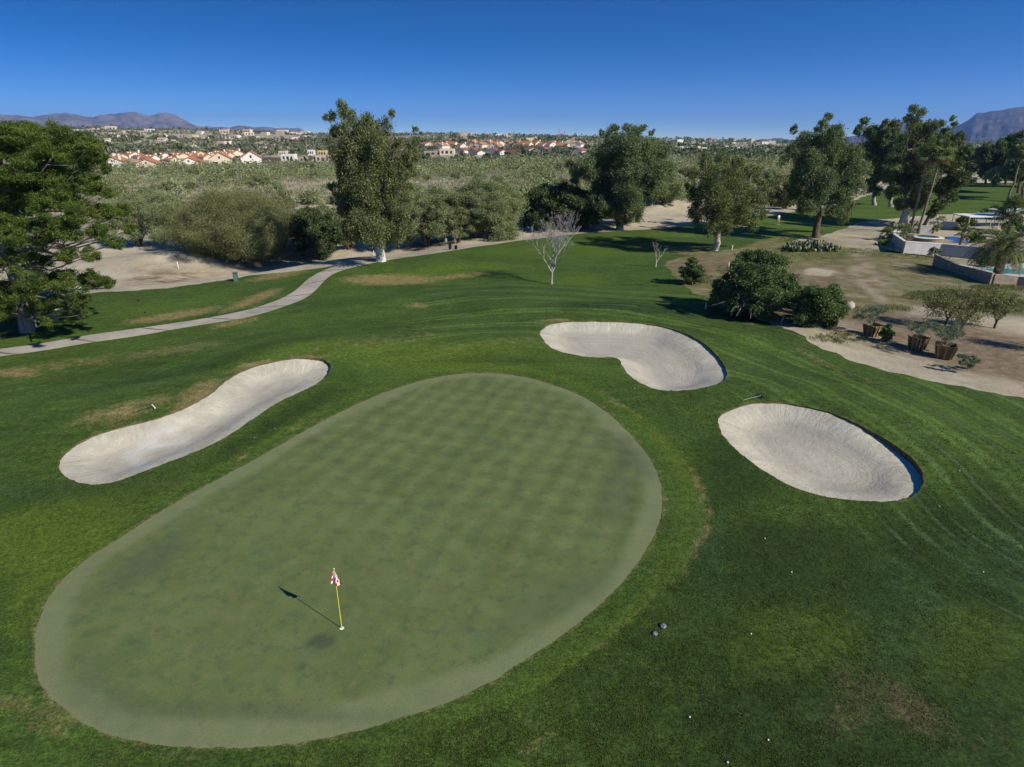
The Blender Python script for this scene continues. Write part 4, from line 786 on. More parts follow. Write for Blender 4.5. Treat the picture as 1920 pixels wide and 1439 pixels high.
def blades():
    rg_ = np.random.default_rng(91); n = 420000; a = rg_.uniform(-.78, .8, n); q = 7.5 * (34 / 7.5) ** rg_.random(n); X = np.stack([q * np.sin(a), q * np.cos(a)], 1); ok = ~inside(X, GREEN)
    for P_ in (B_LEFT, B_MID, B_RIGHT): ok &= ~inside(X, P_)
    ok &= ~inside(X, PATH) & (inside(X, TURF)); ok &= (~inside(X, COLLAR)) | (rg_.random(n) < .25); cn_ = fbm(X[:, 0] / .4, X[:, 1] / .4, 15, 3); ok &= cn_ + .5 * (rg_.random(n) - .5) > .5; X = X[ok]; q = q[ok]; cn_ = cn_[ok]
    z = Hf(X[:, 0], X[:, 1]); sz = .026 + q * .0012; Cn = np.column_stack([X, z + sz * .28]); V, F = cards(Cn, sz, .45, rg_, 0, np.tile([0, .25, .8], (len(X), 1))); mb = MB(); mb.add(V, F, tint=rg_.random(len(F)), clump=fbm(X[:, 0] / 1.5, X[:, 1] / 1.5, 16, 3))
    tag(mb.build('rough_grass', leafmat('rough_grass_blade', (0.054, 0.085, 0.017), (0.090, 0.127, 0.026), (0.130, 0.145, 0.043), .5)), 'short tufted rough grass around the putting green', 'grass', kind='stuff')
blades()
# prickly pears
def pear(bp, wpx, hpx, n, label, seed, pad=.26, dep=1.5):
    rng = np.random.default_rng(seed); b = hit(*bp); t = root('prickly_pear', b, label, 'cactus'); mb = MB(); W = wpx * mpx(b[1]) / 2; Hh = hpx * mpx(b[1]) * .9
    for i in range(n):
        u = rng.uniform(-1, 1); v = rng.uniform(-1, 1) * dep; zt = Hh * (1 - .5 * u * u) * rng.uniform(.1, 1); yw = rng.random() * 6.28; tl = rng.normal() * .35
        r_ = pad * rng.uniform(.7, 1.2); rx_ = np.array([[math.cos(yw), -math.sin(yw), 0], [math.sin(yw), math.cos(yw), 0], [0, 0, 1]]); rt = np.array([[math.cos(tl), 0, math.sin(tl)], [0, 1, 0], [-math.sin(tl), 0, math.cos(tl)]])
        k0 = mb.n; ellipsoid(mb, (u * W * .95, v, zt), (r_ * .75, .04, r_), 8, 5, rot=rx_ @ rt)
    mb.A = {'tint': [np.repeat(rng.random(n), 40)], 'clump': [np.repeat(rng.random(n), 40)]}
    mb.build('pads', L_PEAR, t, True); return t
pear((1520, 470), 96, 20, 330, 'long low prickly pear patch in the yard right of the forked-trunk eucalyptus', 1, .24, 1.3)
pear((1190, 417), 22, 16, 60, 'small prickly pear on the sandy bank right of the wide eucalyptus', 2, .3, .8)
pear((1462, 388), 44, 20, 110, 'prickly pear thicket behind the path left of the walker', 3, .4, 1.5)
pear((1677, 436), 26, 18, 90, 'tall prickly pear against the garden wall corner', 4, .28, 1.0)
pear((990, 424), 26, 22, 60, 'dark prickly pear beside the shaded thicket', 5, .35, 1)
pear((1275, 370), 22, 16, 50, 'prickly pear on the bank left of the rusty eucalyptus', 6, .4, 1)

# palms
def fan_palm(bp, top, label, seed, cr=1.6, n=34, tr=.2, skirt=True, cat='palm', group=None, name='fan_palm'):
    rng = np.random.default_rng(seed); b = hit(*bp); tp = at_y(top[0], top[1], b[1]) - b; t = root(name, b, label, cat, group); mb = MB(); P = bend((0, 0, -.2), tp, rng, 8, .01); tube(mb, P, np.linspace(tr * 1.2, tr * .8, 8), 9); mb.build('trunk', K_PALM, t, True)
    cb = MB(); kb = MB()
    for i in range(n):
        yw = rng.random() * 6.283; el = rng.uniform(-.9, 1.35); d = np.array([math.cos(yw) * math.cos(el), math.sin(yw) * math.cos(el), math.sin(el)]); L_ = cr * rng.uniform(.45, .65); st = tp + d * L_; s = np.cross(d, (0, 0, 1)); s /= np.linalg.norm(s) + 1e-6; u = np.cross(s, d)
        dead = el < -.45; tgt = kb if dead else cb; tube(cb if not dead else kb, np.array([tp, tp + d * L_ * .5 + [0, 0, .05], st]), [.02, .015, .01], 3, cap=False)
        V = [st]; F = []; m_ = 13; fr = cr * rng.uniform(.42, .6)
        for j in range(m_):
            a = (j / (m_ - 1) - .5) * 3.6; q = d * math.cos(a) + s * math.sin(a); tip = st + q * fr * (1 - .15 * abs(a)) - np.array([0, 0, .25 * fr * abs(math.sin(a))]) - np.array([0, 0, .2 * fr]); a1 = a + .10; a2_ = a - .10
            m1 = st + (d * math.cos(a1) + s * math.sin(a1)) * fr * .55 + u * .03; m2 = st + (d * math.cos(a2_) + s * math.sin(a2_)) * fr * .55
            k = len(V); V += [m1, tip, m2]; F.append((0, k, k + 1, k + 2))
        tgt.add(V, F, tint=rng.random(), clump=rng.random())
    if cb.n: 
        cb.A and None; cb.build('fronds', L_PALM, t)
    if skirt and kb.n: kb.build('dead_fronds', L_SKIRT, t)
    return t
fan_palm((1707, 437), (1741, 288), 'left one of the twin tall fan palms in front of the dark eucalyptus', 1, 2.0, 60, .15)
fan_palm((1722, 439), (1766, 286), 'right one of the twin tall fan palms, trunk leaning right', 2, 2.0, 60, .16)
fan_palm((1887, 385), (1918, 285), 'tall fan palm with a slanting thin trunk at the right edge before the far fairway', 3, 2.4, 60, .2)
fan_palm((1797, 475), (1806, 434), 'short fan palm with a shaggy leaning trunk in front of the grey wall', 4, 1.2, 44, .17)
fan_palm((1693, 452), (1696, 437), 'bushy small palm just inside the garden wall corner', 5, 1.5, 34, .14)
fan_palm((1664, 452), (1663, 438), 'small yellowish palm outside the left end of the garden wall', 6, 1.1, 30, .14)
fan_palm((1711, 436), (1712, 424), 'small palm at the foot of the white-patched eucalyptus', 7, 1.2, 30, .13)
fan_palm((1749, 438), (1752, 424), 'small dark palm in front of the back garden wall', 8, 1.1, 30, .13)
fan_palm((1762, 419), (1765, 414), 'low yellow-green palm behind the back garden wall', 9, 1.1, 24, .1)
fan_palm((1898, 435), (1903, 395), 'bushy grey-green fan palm above the white carport', 10, 2.6, 60, .25)
def date_palm(bp, top, Lf, n, label, seed, tr=.32):
    rng = np.random.default_rng(seed); b = hit(*bp); tp = at_y(top[0], top[1], b[1]) - b; t = root('date_palm', b, label, 'palm'); mb = MB(); P = bend((0, 0, -.2), tp, rng, 8, .01); tube(mb, P, np.linspace(tr * 1.2, tr, 8), 10); mb.build('trunk', K_PALM, t, True); cb = MB(); ob = MB()
    for i in range(n):
        yw = i * 2.39996; e0 = 1.45 - 1.75 * (i / n) ** .8 + rng.normal() * .1; L_ = Lf * rng.uniform(.85, 1.1); k = 16; p = tp.copy(); el = e0; PP = [p.copy()]
        for j in range(k): p = p + np.array([math.cos(yw) * math.cos(el), math.sin(yw) * math.cos(el), math.sin(el)]) * L_ / k; PP.append(p.copy()); el -= (1.5 + .3 * rng.random()) / k * (1.1 if e0 > -.1 else .6)
        PP = np.array(PP); tgt = ob if i > n * .86 else cb; tube(tgt, PP, np.linspace(.035, .008, k + 1), 3, cap=False); T = np.gradient(PP, axis=0); T /= np.linalg.norm(T, axis=1)[:, None]; V = []; F = []
        sd = np.array([-math.sin(yw), math.cos(yw), 0])
        for j in range(40):
            f = .12 + .86 * j / 40; q = f * k; a = int(q); c = PP[a] + (PP[min(a + 1, k)] - PP[a]) * (q - a); ll = .5 * math.sin(math.pi * min(1, f * .9 + .1)) * Lf / 3 + .1
            for s_ in (-1, 1):
                d = sd * s_ + T[a] * .7 + rng.normal(size=3) * .12; d[2] -= .25; d /= np.linalg.norm(d); e = c + d * ll; n_ = T[a] * .028; m = (c + e) / 2 + [0, 0, .03]; q0 = len(V); V += [c, m + n_, e, m - n_]; F.append((q0, q0 + 1, q0 + 2, q0 + 3))
        tgt.add(V, F, tint=rng.random(len(F)), clump=rng.random())
    cb.build('fronds', L_PALM, t); ob.build('dead_fronds', L_SKIRT, t); return t
date_palm((1870, 520), (1882, 464), 3.9, 80, 'large feathery date palm arching over the grey wall by the turquoise pool', 1, .38)

#%% ------------------------------------------------------------------ houses
W_WHITE = plain('white_stucco', (.72, .69, .62), .9, .06, .6); W_CREAM = plain('cream_stucco', (.64, .55, .40), .9, .06, .6); W_PINK = plain('pink_stucco', (.58, .43, .38), .9, .06, .6); W_BROWN = plain('brown_stucco', (.10, .075, .06), .9, .1, .6)
W_TAN = plain('tan_stucco', (.42, .33, .24), .9, .08, .6); W_YEL = plain('yellow_stucco', (.60, .45, .20), .9, .06, .6); R_TILE = plain('orange_roof_tile', (.46, .19, .085), .85, .16, 1.2); R_RED = plain('red_roof_tile', (.27, .11, .085), .85, .16, 1.2); R_FLAT = plain('flat_roof', (.60, .58, .54), .9, .08, .8)
R_GREY = plain('grey_roof', (.33, .31, .29), .9, .1, .8); M_WIN = plain('window_glass', (.035, .045, .06), .2, .1, 1, spec=.6); M_VENT = plain('roof_vent', (.75, .74, .70), .7, .04)
HP = []
def gable(bp, wpx, hpx, wall, roof, label, rz=0, dep=1.5, chim=True, det=True, vents=0, seed=0, lenf=1.0, rise=.42):
    b = hit(*bp); k = mpx(b[1], b[2]); HP.append((math.atan2(b[0], b[1]), math.hypot(b[0], b[1]), wpx * k / 2)); W = wpx * k; Hh = hpx * k; ez = Hh * (1 - rise); D_ = W * dep; h = W / 2; t = root('house', b, label, 'house', None, rz)
    mb = MB(); mb.add([(-h, 0, -1), (h, 0, -1), (h, 0, ez), (0, 0, Hh - .15), (-h, 0, ez)], [(0, 1, 2, 3, 4)]); mb.add([(-h, D_, -1), (h, D_, -1), (h, D_, ez), (0, D_, Hh - .15), (-h, D_, ez)], [(4, 3, 2, 1, 0)])
    mb.add([(-h, 0, -1), (-h, D_, -1), (-h, D_, ez), (-h, 0, ez)], [(3, 2, 1, 0)]); mb.add([(h, 0, -1), (h, D_, -1), (h, D_, ez), (h, 0, ez)], [(0, 1, 2, 3)]); mb.build('wall', wall, t)
    rb = MB(); ov = .5; sl = (Hh - ez) / h
    for s_ in (-1, 1):
        x1 = s_ * (h + ov); z1 = ez - ov * sl; V = [(0, -ov, Hh), (x1, -ov, z1), (x1, D_ + ov, z1), (0, D_ + ov, Hh)]; V += [(x, y, z + .28) for x, y, z in V]
        F = [(4, 5, 6, 7), (3, 2, 1, 0), (0, 1, 5, 4), (2, 3, 7, 6), (1, 2, 6, 5)]; F = F if s_ < 0 else [f[::-1] for f in F]; rb.add(V, F)
    rf = rb.build('roof', roof, t)
    if chim: c = MB(); box(c, h * .55, h * .55 + 1.1, D_ * .15, D_ * .15 + 1.1, ez * .9, Hh + .9); box(c, h * .55 - .12, h * .55 + 1.22, D_ * .15 - .12, D_ * .15 + 1.22, Hh + .902, Hh + 1.15); c.build('chimney', W_WHITE, rf)
    for v in range(vents): c = MB(); ellipsoid(c, (-h * .5, D_ * (.2 + .6 * v / max(1, vents)), (ez + Hh) / 2 + .45), (.55, .55, .55), 8, 5); c.build('roof_vent', M_VENT, rf, True)
    if det:
        for (x0, x1, z0, z1) in ((-h * .55, -h * .2, ez * .25, ez * .62), (h * .12, h * .5, ez * .1, ez * .62), (-h * .12, h * .1, ez * .95, ez * 1.3)):
            c = MB(); box(c, x0, x1, -.08, .0, z0, z1); f = c.build('window', W_CREAM if wall is not W_CREAM else W_WHITE, t); c = MB(); box(c, x0 + .12, x1 - .12, -.12, -.082, z0 + .12, z1 - .12); c.build('pane', M_WIN, f)
    return t
def flat(bp, wpx, hpx, wall, label, roof=R_FLAT, rz=0, det=True, porch=False, dep=.8):
    b = hit(*bp); k = mpx(b[1], b[2]); HP.append((math.atan2(b[0], b[1]), math.hypot(b[0], b[1]), wpx * k / 2)); W = wpx * k; Hh = hpx * k; h = W / 2; D_ = W * dep; t = root('house', b, label, 'house', None, rz); mb = MB(); box(mb, -h, h, 0, D_, -1.5, Hh - .4)
    mb.add([(-h, 0, Hh - .4), (h, 0, Hh - .4), (h, 0, Hh), (-h, 0, Hh), (-h + .3, .3, Hh), (h - .3, .3, Hh), (h - .3, D_ - .3, Hh), (-h + .3, D_ - .3, Hh), (-h, D_, Hh), (h, D_, Hh), (h, D_, Hh - .4), (-h, D_, Hh - .4)],
           [(0, 1, 2, 3), (3, 2, 5, 4), (2, 9, 6, 5), (9, 8, 7, 6), (8, 3, 4, 7), (1, 10, 9, 2), (10, 11, 8, 9), (11, 0, 3, 8)]); mb.build('wall', wall, t)
    rb = MB(); box(rb, -h + .31, h - .31, .31, D_ - .31, Hh - .39, Hh - .15); rf = rb.build('roof', roof, t)
    if det:
        for x0, x1 in ((-.75, -.45), (-.2, .2), (.45, .75)):
            c = MB(); box(c, x0 * h, x1 * h, -.08, 0, Hh * .2, Hh * .68); f = c.build('window', R_GREY, t); c = MB(); box(c, x0 * h + .12, x1 * h - .12, -.12, -.082, Hh * .2 + .12, Hh * .68 - .12); c.build('pane', M_WIN, f)
    return t
gable((213, 316), 34, 20, W_WHITE, R_TILE, 'white gabled house with an orange roof and chimney beside the pine crown', .25, vents=1)
gable((276, 318), 34, 18, W_CREAM, R_TILE, 'cream gabled house with an orange roof, second in the front row', .3, chim=False)
gable((356, 315), 34, 18, W_WHITE, R_TILE, 'white gabled house with an orange roof, third in the front row', .3, chim=False)
gable((414, 313), 36, 25, W_CREAM, R_TILE, 'two-storey cream gabled house with an orange roof behind the desert scrub', .35, chim=False)
gable((473, 313), 36, 27, W_WHITE, R_TILE, 'two-storey white gabled house with an orange roof, brightest in the front row', .35, chim=False)
flat((507, 311), 26, 14, W_BROWN, 'dark brown flat-roofed house right of the bright white gable', R_FLAT); flat((540, 302), 24, 12, W_WHITE, 'low white flat-roofed house behind the dark brown one')
flat((574, 304), 26, 9, W_TAN, 'long grey-tan flat-roofed house left of the pink one'); flat((606, 304), 28, 12, W_PINK, 'pink flat-roofed house touching the tall eucalyptus crown', porch=True); flat((604, 292), 16, 9, W_YEL, 'yellow house with an orange roof peeking over the pink one', R_TILE); flat((632, 303), 16, 14, W_WHITE, 'white house partly behind the tall eucalyptus crown')
flat((530, 293), 14, 9, W_CREAM, 'small cream house with a chimney behind the front row'); flat((583, 291), 12, 9, W_WHITE, 'small white house up the slope behind the pink one')
ORD = ['first', 'second', 'third', 'fourth', 'fifth', 'sixth', 'seventh', 'eighth', 'ninth', 'tenth', 'eleventh', 'twelfth', 'thirteenth', 'fourteenth', 'fifteenth', 'sixteenth', 'seventeenth', 'eighteenth', 'nineteenth', 'twentieth']
def ordn(i): return ORD[i] if i < 20 else ('twenty', 'thirty', 'forty', 'fifty', 'sixty', 'seventy', 'eighty', 'ninety')[(i + 1) // 10 - 2] + ('-' + ORD[(i + 1) % 10 - 1] if (i + 1) % 10 else 'th').replace('tyth', 'tieth')
rg = random.Random(4)
row = [(206, 300), (232, 298), (256, 296), (270, 299), (292, 302), (312, 298), (330, 305), (345, 297), (362, 296), (378, 295), (392, 300), (402, 296), (418, 293), (433, 296), (446, 292)]
for i, (x, y) in enumerate(row): gable((x, y), rg.uniform(17, 25), rg.uniform(8, 10.5), rg.choice([W_WHITE, W_CREAM]), R_TILE, 'orange-roofed house in the back row right of the pine, %s from the left' % ordn(i), rg.choice([.9, .35, 1.2]), chim=i % 2 == 0, det=False, vents=2, rise=.5)
flat((812, 292), 34, 8, W_TAN, 'long low tan house just right of the tall eucalyptus', R_GREY); flat((838, 291), 27, 11, W_CREAM, 'two-storey cream block house with a walled yard right of the tall eucalyptus')
row = [(806, 276), (822, 279), (838, 278), (856, 276), (870, 280), (884, 275), (898, 277), (912, 275), (926, 279), (940, 276), (953, 277), (968, 275), (982, 278), (996, 277), (1010, 276), (1024, 277), (1038, 278), (1052, 277), (1066, 279), (1080, 276)]
for i, (x, y) in enumerate(row): gable((x, y), rg.uniform(14, 19), rg.uniform(8, 11), rg.choice([W_WHITE, W_CREAM, W_WHITE]), R_TILE, 'orange-roofed house in the row between the two central eucalyptus trees, %s from the left' % ordn(i), rg.choice([.5, -.4, 1.0]), chim=i % 3 != 0, det=i % 2 == 0, rise=.45)
row = [(862, 287), (885, 290), (903, 291), (922, 289), (945, 290), (968, 292), (1000, 286), (1018, 288), (1082, 289)]
for i, (x, y) in enumerate(row): gable((x, y), rg.uniform(15, 22), rg.uniform(8, 11), W_BROWN if i == 5 else rg.choice([W_CREAM, W_WHITE]), R_RED, ('dark-walled house with a dull red roof nearest the desert flat' if i == 5 else 'dull red-roofed house below the orange row, %s from the left' % ordn(i)), rg.choice([.4, -.5]), chim=False, det=False)
for i in range(14): flat((1268 + i * 10.5, 279 + (i % 3)), rg.uniform(7, 11), rg.uniform(4, 5), W_WHITE, 'low white building in the far row above the rusty eucalyptus, %s from the left' % ordn(i), det=False, dep=.6)
hs = []
for i in range(72): hs.append((rg.uniform(135, 600), rg.triangular(238, 284, 246)))
for i in range(30): hs.append((rg.uniform(795, 1085), rg.uniform(250, 267)))
for i in range(22): hs.append((rg.uniform(1268, 1470), rg.uniform(261, 270)))
hs = sorted(hs); nl = 0
for i, (x, y) in enumerate(hs):
    wl, wn = rg.choice([(W_WHITE, 'white'), (W_CREAM, 'cream'), (W_TAN, 'tan'), (W_CREAM, 'cream'), (W_PINK, 'pinkish')]); side = 'left' if x < 700 else ('central' if x < 1150 else 'right'); lvl = 'near the skyline' if y < 250 + (x > 700) * 8 + (x > 1150) * 6 else 'partway up'
    k = sum(1 for p in hs[:i] if (p[0] < 700) == (x < 700) and (p[0] < 1150) == (x < 1150)); wp = rg.uniform(7, 19) * (.7 if x > 700 else 1)
    flat((x, y), wp, wp * rg.uniform(.28, .42), wl, '%s flat-roofed house %s the %s hillside, %s from the left there' % (wn, lvl if lvl != 'near the skyline' else 'near the skyline on', side, ordn(k)), rg.choice([R_FLAT, R_TILE, R_GREY]), det=wp > 15, rz=rg.uniform(-.4, .4), dep=.6)
M_POLE = plain('pole_wood', (.30, .27, .23), .9, .1, 2)
for i, (x, y, h, lab) in enumerate(((467, 278, 22, 'grey utility pole standing on the left hillside above the white gabled house'), (801, 268, 16, 'utility pole behind the orange roofs right of the tall eucalyptus'), (813, 269, 16, 'second utility pole right of the tall eucalyptus'), (910, 262, 16, 'utility pole on the central hillside above the orange roofs'), (963, 262, 18, 'utility pole above the dark-walled house'), (1007, 264, 18, 'utility pole above the right end of the orange row'), (1330, 283, 24, 'tall utility pole over the rusty eucalyptus crown'))):
    b = hit(x, y); hh = h * mpx(b[1], b[2]); t = root('utility_pole', b, lab, 'pole', 'utility poles'); mb = MB(); tube(mb, [(0, 0, -1), (0, 0, hh)], [.3, .22], 6); mb.build('pole', M_POLE, t); mb = MB(); box(mb, -1.5, 1.5, -.12, .12, hh * .9, hh * .9 + .25); mb.build('crossarm', M_POLE, t)
for i, (x, y, h) in enumerate(((1049, 258, 17), (1058, 258, 11))):
    b = hit(x, y); hh = h * mpx(b[1], b[2]); w_ = hh * .13; t = root('transmission_tower', b, ('taller' if i == 0 else 'shorter') + ' lattice power tower on the skyline left of the wide eucalyptus', 'tower'); mb = MB()
    for sx in (-1, 1):
        for sy in (-1, 1): tube(mb, [(sx * w_, sy * w_, 0), (sx * .3, sy * .3, hh)], [.25, .18], 4)
    for q in range(5):
        z = hh * q / 5; z2 = hh * (q + 1) / 5; a_ = w_ * (1 - q / 5) + .3; b_ = w_ * (1 - (q + 1) / 5) + .3; tube(mb, [(-a_, -a_, z), (b_, -b_, z2)], [.14, .14], 3); tube(mb, [(a_, -a_, z), (-b_, -b_, z2)], [.14, .14], 3)
    mb.build('lattice', R_GREY, t); mb = MB()
    for z in (.78, .9): box(mb, -hh * .14, hh * .14, -.3, .3, hh * z, hh * z + .4)
    mb.build('crossarm', R_GREY, t)

#%% desert trees and shrubs
def dome(rng, w_, h, n, leaf, asp, dens, subr=.34, droop=0, low=.12):
    L = []
    for i in range(n):
        a = rng.random() * 6.283; q = math.sqrt(rng.random()) * .8; z = h * (low + (1 - low - .15) * rng.random() ** .6 * (1 - .45 * q * q)); rr_ = w_ * .5 * rng.uniform(.28, .42); L.append(((math.cos(a) * q * w_ * .5, math.sin(a) * q * w_ * .5, z), (rr_, rr_, rr_ * .8)))
    return foliage(L, rng, leaf, asp, dens, droop, subr)
def stems(rng, w_, h, n, r0):
    mb = MB()
    for i in range(n):
        a = rng.random() * 6.283; q = rng.uniform(.3, .85); e = np.array([math.cos(a) * w_ * .5 * q, math.sin(a) * w_ * .5 * q, h * rng.uniform(.5, .85)]); P = bend((math.cos(a) * r0, math.sin(a) * r0, -.15), e, rng, 6, .08, .1); tube(mb, P, np.linspace(r0, r0 * .2, 6), 5, cap=False)
        for _ in range(3): s = P[rng.integers(2, 5)]; tube(mb, bend(s, s + rng.normal(size=3) * [w_ * .16, w_ * .16, h * .14] + [0, 0, h * .08], rng, 4, .1), np.linspace(r0 * .4, r0 * .1, 4), 4, cap=False)
    return mb
def desert_tree(bp, wpx, hpx, label, seed, leafm, leaf=.16, asp=.3, dens=1.0, nst=7, n=26, name='mesquite_tree', low=.12, gapz=1.0):
    rng = np.random.default_rng(seed); b = hit(*bp); k = mpx(b[1]); t = root(name, b, label, 'tree'); dome(rng, wpx * k * 1.06, hpx * k * 1.12, int(n * 1.3), leaf * .85, asp, dens, low=low).build('crown', leafm, t); stems(rng, wpx * k, hpx * k, nst, .12).build('trunk', K_DARK, t); return t
DT = [((440, 485), 215, 108, 'big twiggy olive mesquite at the sand edge left of the round dark tree', 1, L_MESQ, .2, .16, .40, 30, 40), ((345, 462), 100, 88, 'grey-green mesquite on the bank above the bare sandy slope', 2, L_PALO, .2, .25, .8, 9, 20),
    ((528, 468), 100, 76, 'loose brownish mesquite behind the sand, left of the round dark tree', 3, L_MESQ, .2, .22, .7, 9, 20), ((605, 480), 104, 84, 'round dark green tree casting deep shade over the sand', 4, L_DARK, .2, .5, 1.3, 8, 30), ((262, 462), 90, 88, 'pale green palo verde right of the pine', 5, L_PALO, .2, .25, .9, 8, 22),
    ((300, 428), 96, 62, 'pale green palo verde behind the one beside the pine', 6, L_PALO, .25, .25, .9, 7, 20), ((655, 468), 40, 26, 'low olive shrub in the shade left of the tall eucalyptus trunk', 7, L_MESQ, .2, .3, .9, 5, 10), ((800, 463), 128, 108, 'feathery green palo verde just right of the tall eucalyptus', 8, L_PALO, .2, .25, 1.1, 10, 34),
    ((918, 446), 130, 104, 'broad olive green palo verde on a short dark trunk behind the path', 9, L_PALO, .2, .25, 1.0, 8, 34), ((745, 452), 50, 60, 'grey-green bush filling the gap right of the tall eucalyptus', 10, L_MESQ, .2, .25, .9, 6, 16), ((860, 455), 70, 70, 'darker mesquite between the two pale palo verdes', 11, L_MESQ, .2, .25, .9, 6, 20),
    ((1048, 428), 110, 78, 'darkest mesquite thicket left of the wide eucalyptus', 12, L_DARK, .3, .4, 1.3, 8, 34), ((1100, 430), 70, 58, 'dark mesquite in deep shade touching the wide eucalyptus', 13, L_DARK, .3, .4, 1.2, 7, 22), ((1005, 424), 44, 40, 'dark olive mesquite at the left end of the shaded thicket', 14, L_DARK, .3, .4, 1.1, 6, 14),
    ((1245, 378), 80, 44, 'pale green palo verde on the bank between two eucalyptus trees', 15, L_PALO, .3, .3, 1.0, 6, 22), ((1470, 392), 70, 60, 'greyish brown mesquite behind the path left of the forked-trunk eucalyptus', 16, L_MESQ, .3, .25, .9, 7, 24), ((1425, 360), 60, 40, 'grey-green mesquite behind the rusty eucalyptus', 17, L_PALO, .35, .3, .9, 6, 18),
    ((1035, 372), 40, 24, 'bright green palo verde above the dark thicket', 18, L_PALO, .3, .3, .9, 5, 12), ((500, 424), 80, 52, 'olive mesquite set back behind the loose brownish mesquite', 19, L_MESQ, .25, .25, .8, 6, 16), ((215, 430), 60, 50, 'grey-green mesquite half hidden by the pine', 20, L_MESQ, .22, .25, .9, 6, 16)]
for (bp, w_, h_, lb, sd, lm, lf, asp, dn, ns, nn) in DT: desert_tree(bp, w_, h_, lb, 100 + sd, lm, lf, asp, dn, ns, nn)
def proto_tree(seed, w_, h, lm, name, label, group):
    rg_ = np.random.default_rng(seed); t = root(name, (0, 0, -900), label, 'tree', group); dome(rg_, w_, h, 26, .19, .28, .95, low=.14).build('crown', lm, t); stems(rg_, w_, h, 6, .1).build('trunk', K_DARK, t); return t
PT = [proto_tree(400 + i, (5.5, 6.5, 5, 6, 5.5)[i], (3.6, 3.9, 3.3, 3.2, 3.8)[i], (L_PALO, L_PALO, L_PALO, L_MESQ, L_MESQ)[i], ('palo_verde_tree',) * 3 + ('mesquite_tree',) * 2 and ('palo_verde_tree' if i < 3 else 'mesquite_tree'), 'pale green palo verde standing in the open scrub beyond the sandy strip' if i < 3 else 'olive mesquite standing in the open scrub beyond the sandy strip', 'palo verdes in the open scrub' if i < 3 else 'mesquites in the open scrub') for i in range(5)]
rt_ = random.Random(12); used_ = [0] * 5
for (x0, x1, y0, y1, n_) in ((205, 610, 395, 440, 14), (205, 620, 340, 395, 16), (770, 1000, 335, 385, 11), (1000, 1100, 320, 360, 5), (1225, 1300, 320, 365, 4), (1380, 1480, 310, 350, 6), (200, 620, 318, 338, 12), (780, 1080, 302, 325, 12)):
    for q in range(n_):
        k = rt_.randrange(5); b = hit(rt_.uniform(x0, x1), rt_.uniform(y0, y1)); s_ = rt_.uniform(.6, 1.15) * (1.15 if y1 < 340 else 1)
        if used_[k] == 0: PT[k].location = [float(v) for v in b]; PT[k].scale = (s_, s_, s_); used_[k] = 1
        else: dup(PT[k], b, rt_.uniform(0, 6.28), s_)
HPA = np.array(HP)
def not_blocking(x, y, front, rg_, p=.9):
    az = np.arctan2(x, y); r_ = np.hypot(x, y); bad = np.zeros(len(x), bool)
    for (a_, q_, w_) in HPA: bad |= (np.abs(az - a_) < (w_ * 1.05 + 1) / q_) & (r_ > q_ - front) & (r_ < q_ + w_ * 2)
    return ~bad | (rg_.random(len(x)) > p)
# prototypes for the scrub
def shrub_proto(kind, seed):
    rng = np.random.default_rng(seed); w_, h, lm, leaf, asp, dn, dr, nm = {'grey': (2.4, 1.1, L_GREY, .34, .10, 1.0, 0, 'grey_scrub'), 'creo': (2.0, 1.2, L_CREO, .2, .4, .9, -.3, 'creosote_bush'), 'sage': (1.8, .8, L_SAGE, .2, .35, .9, 0, 'sage_bush'), 'palo': (4.0, 2.9, L_PALO, .26, .3, .8, 0, 'palo_verde'), 'mesq': (4.4, 2.7, L_MESQ, .26, .3, .75, 0, 'mesquite_bush')}[kind]
    mb = dome(rng, w_, h, 11 if kind in ('palo', 'mesq') else 8, leaf, asp, dn * .8, .36, dr, .1)
    V = np.vstack(mb.V); me = mb.mesh(nm, lm); return me, nm
PROT = {k: [shrub_proto(k, 200 + i * 7 + j) for j in range(3)] for i, k in enumerate(('grey', 'creo', 'sage', 'palo', 'mesq'))}
rng = np.random.default_rng(77)
def scrub_points(r0, r1, n):
    a = rng.uniform(-.78, .86, n); q = np.sqrt(rng.uniform(r0 * r0, r1 * r1, n)); return np.stack([q * np.sin(a), q * np.cos(a)], 1)
P = scrub_points(70, 430, 24000)
KEEP = (~inside(P, STRIPD)) & (~inside(P, TURF)) & (segdist(P, PATH) > 2.5) & (segdist(P, STRIPD) > .8)
edge_pts = gp([(1480, 400), (1560, 372), (1640, 345), (1800, 325), (1960, 318)])
rt = np.interp(P[:, 0], edge_pts[:, 0], edge_pts[:, 1], left=0, right=1e4); KEEP &= ~((P[:, 0] > edge_pts[0, 0]) & (P[:, 1] < rt)) & ~((P[:, 0] > 40) & (P[:, 1] < 105)); KEEP &= ~((P[:, 0] > 20) & (P[:, 1] < 80))
far_ = np.hypot(P[:, 0], P[:, 1]); dn = .5 * fbm(P[:, 0] / 26, P[:, 1] / 26, 41, 3) + .5 * fbm(P[:, 0] / 45 + 3, P[:, 1] / 11, 42, 3); KEEP &= (dn > .49) | (rng.random(len(P)) < .12) | ((np.hypot(P[:, 0], P[:, 1]) > 260) & (rng.random(len(P)) < .35))
minY = gp([(-200, 470), (200, 455), (330, 445), (700, 455), (960, 432), (1250, 385), (1340, 400), (1500, 380)]); KEEP &= P[:, 1] > np.interp(P[:, 0], minY[:, 0], minY[:, 1])
KEEP &= not_blocking(P[:, 0], P[:, 1], 28, rng, .85)
P = P[KEEP]; far_ = far_[KEEP]; dn = dn[KEEP]; Z = Hf(P[:, 0], P[:, 1])
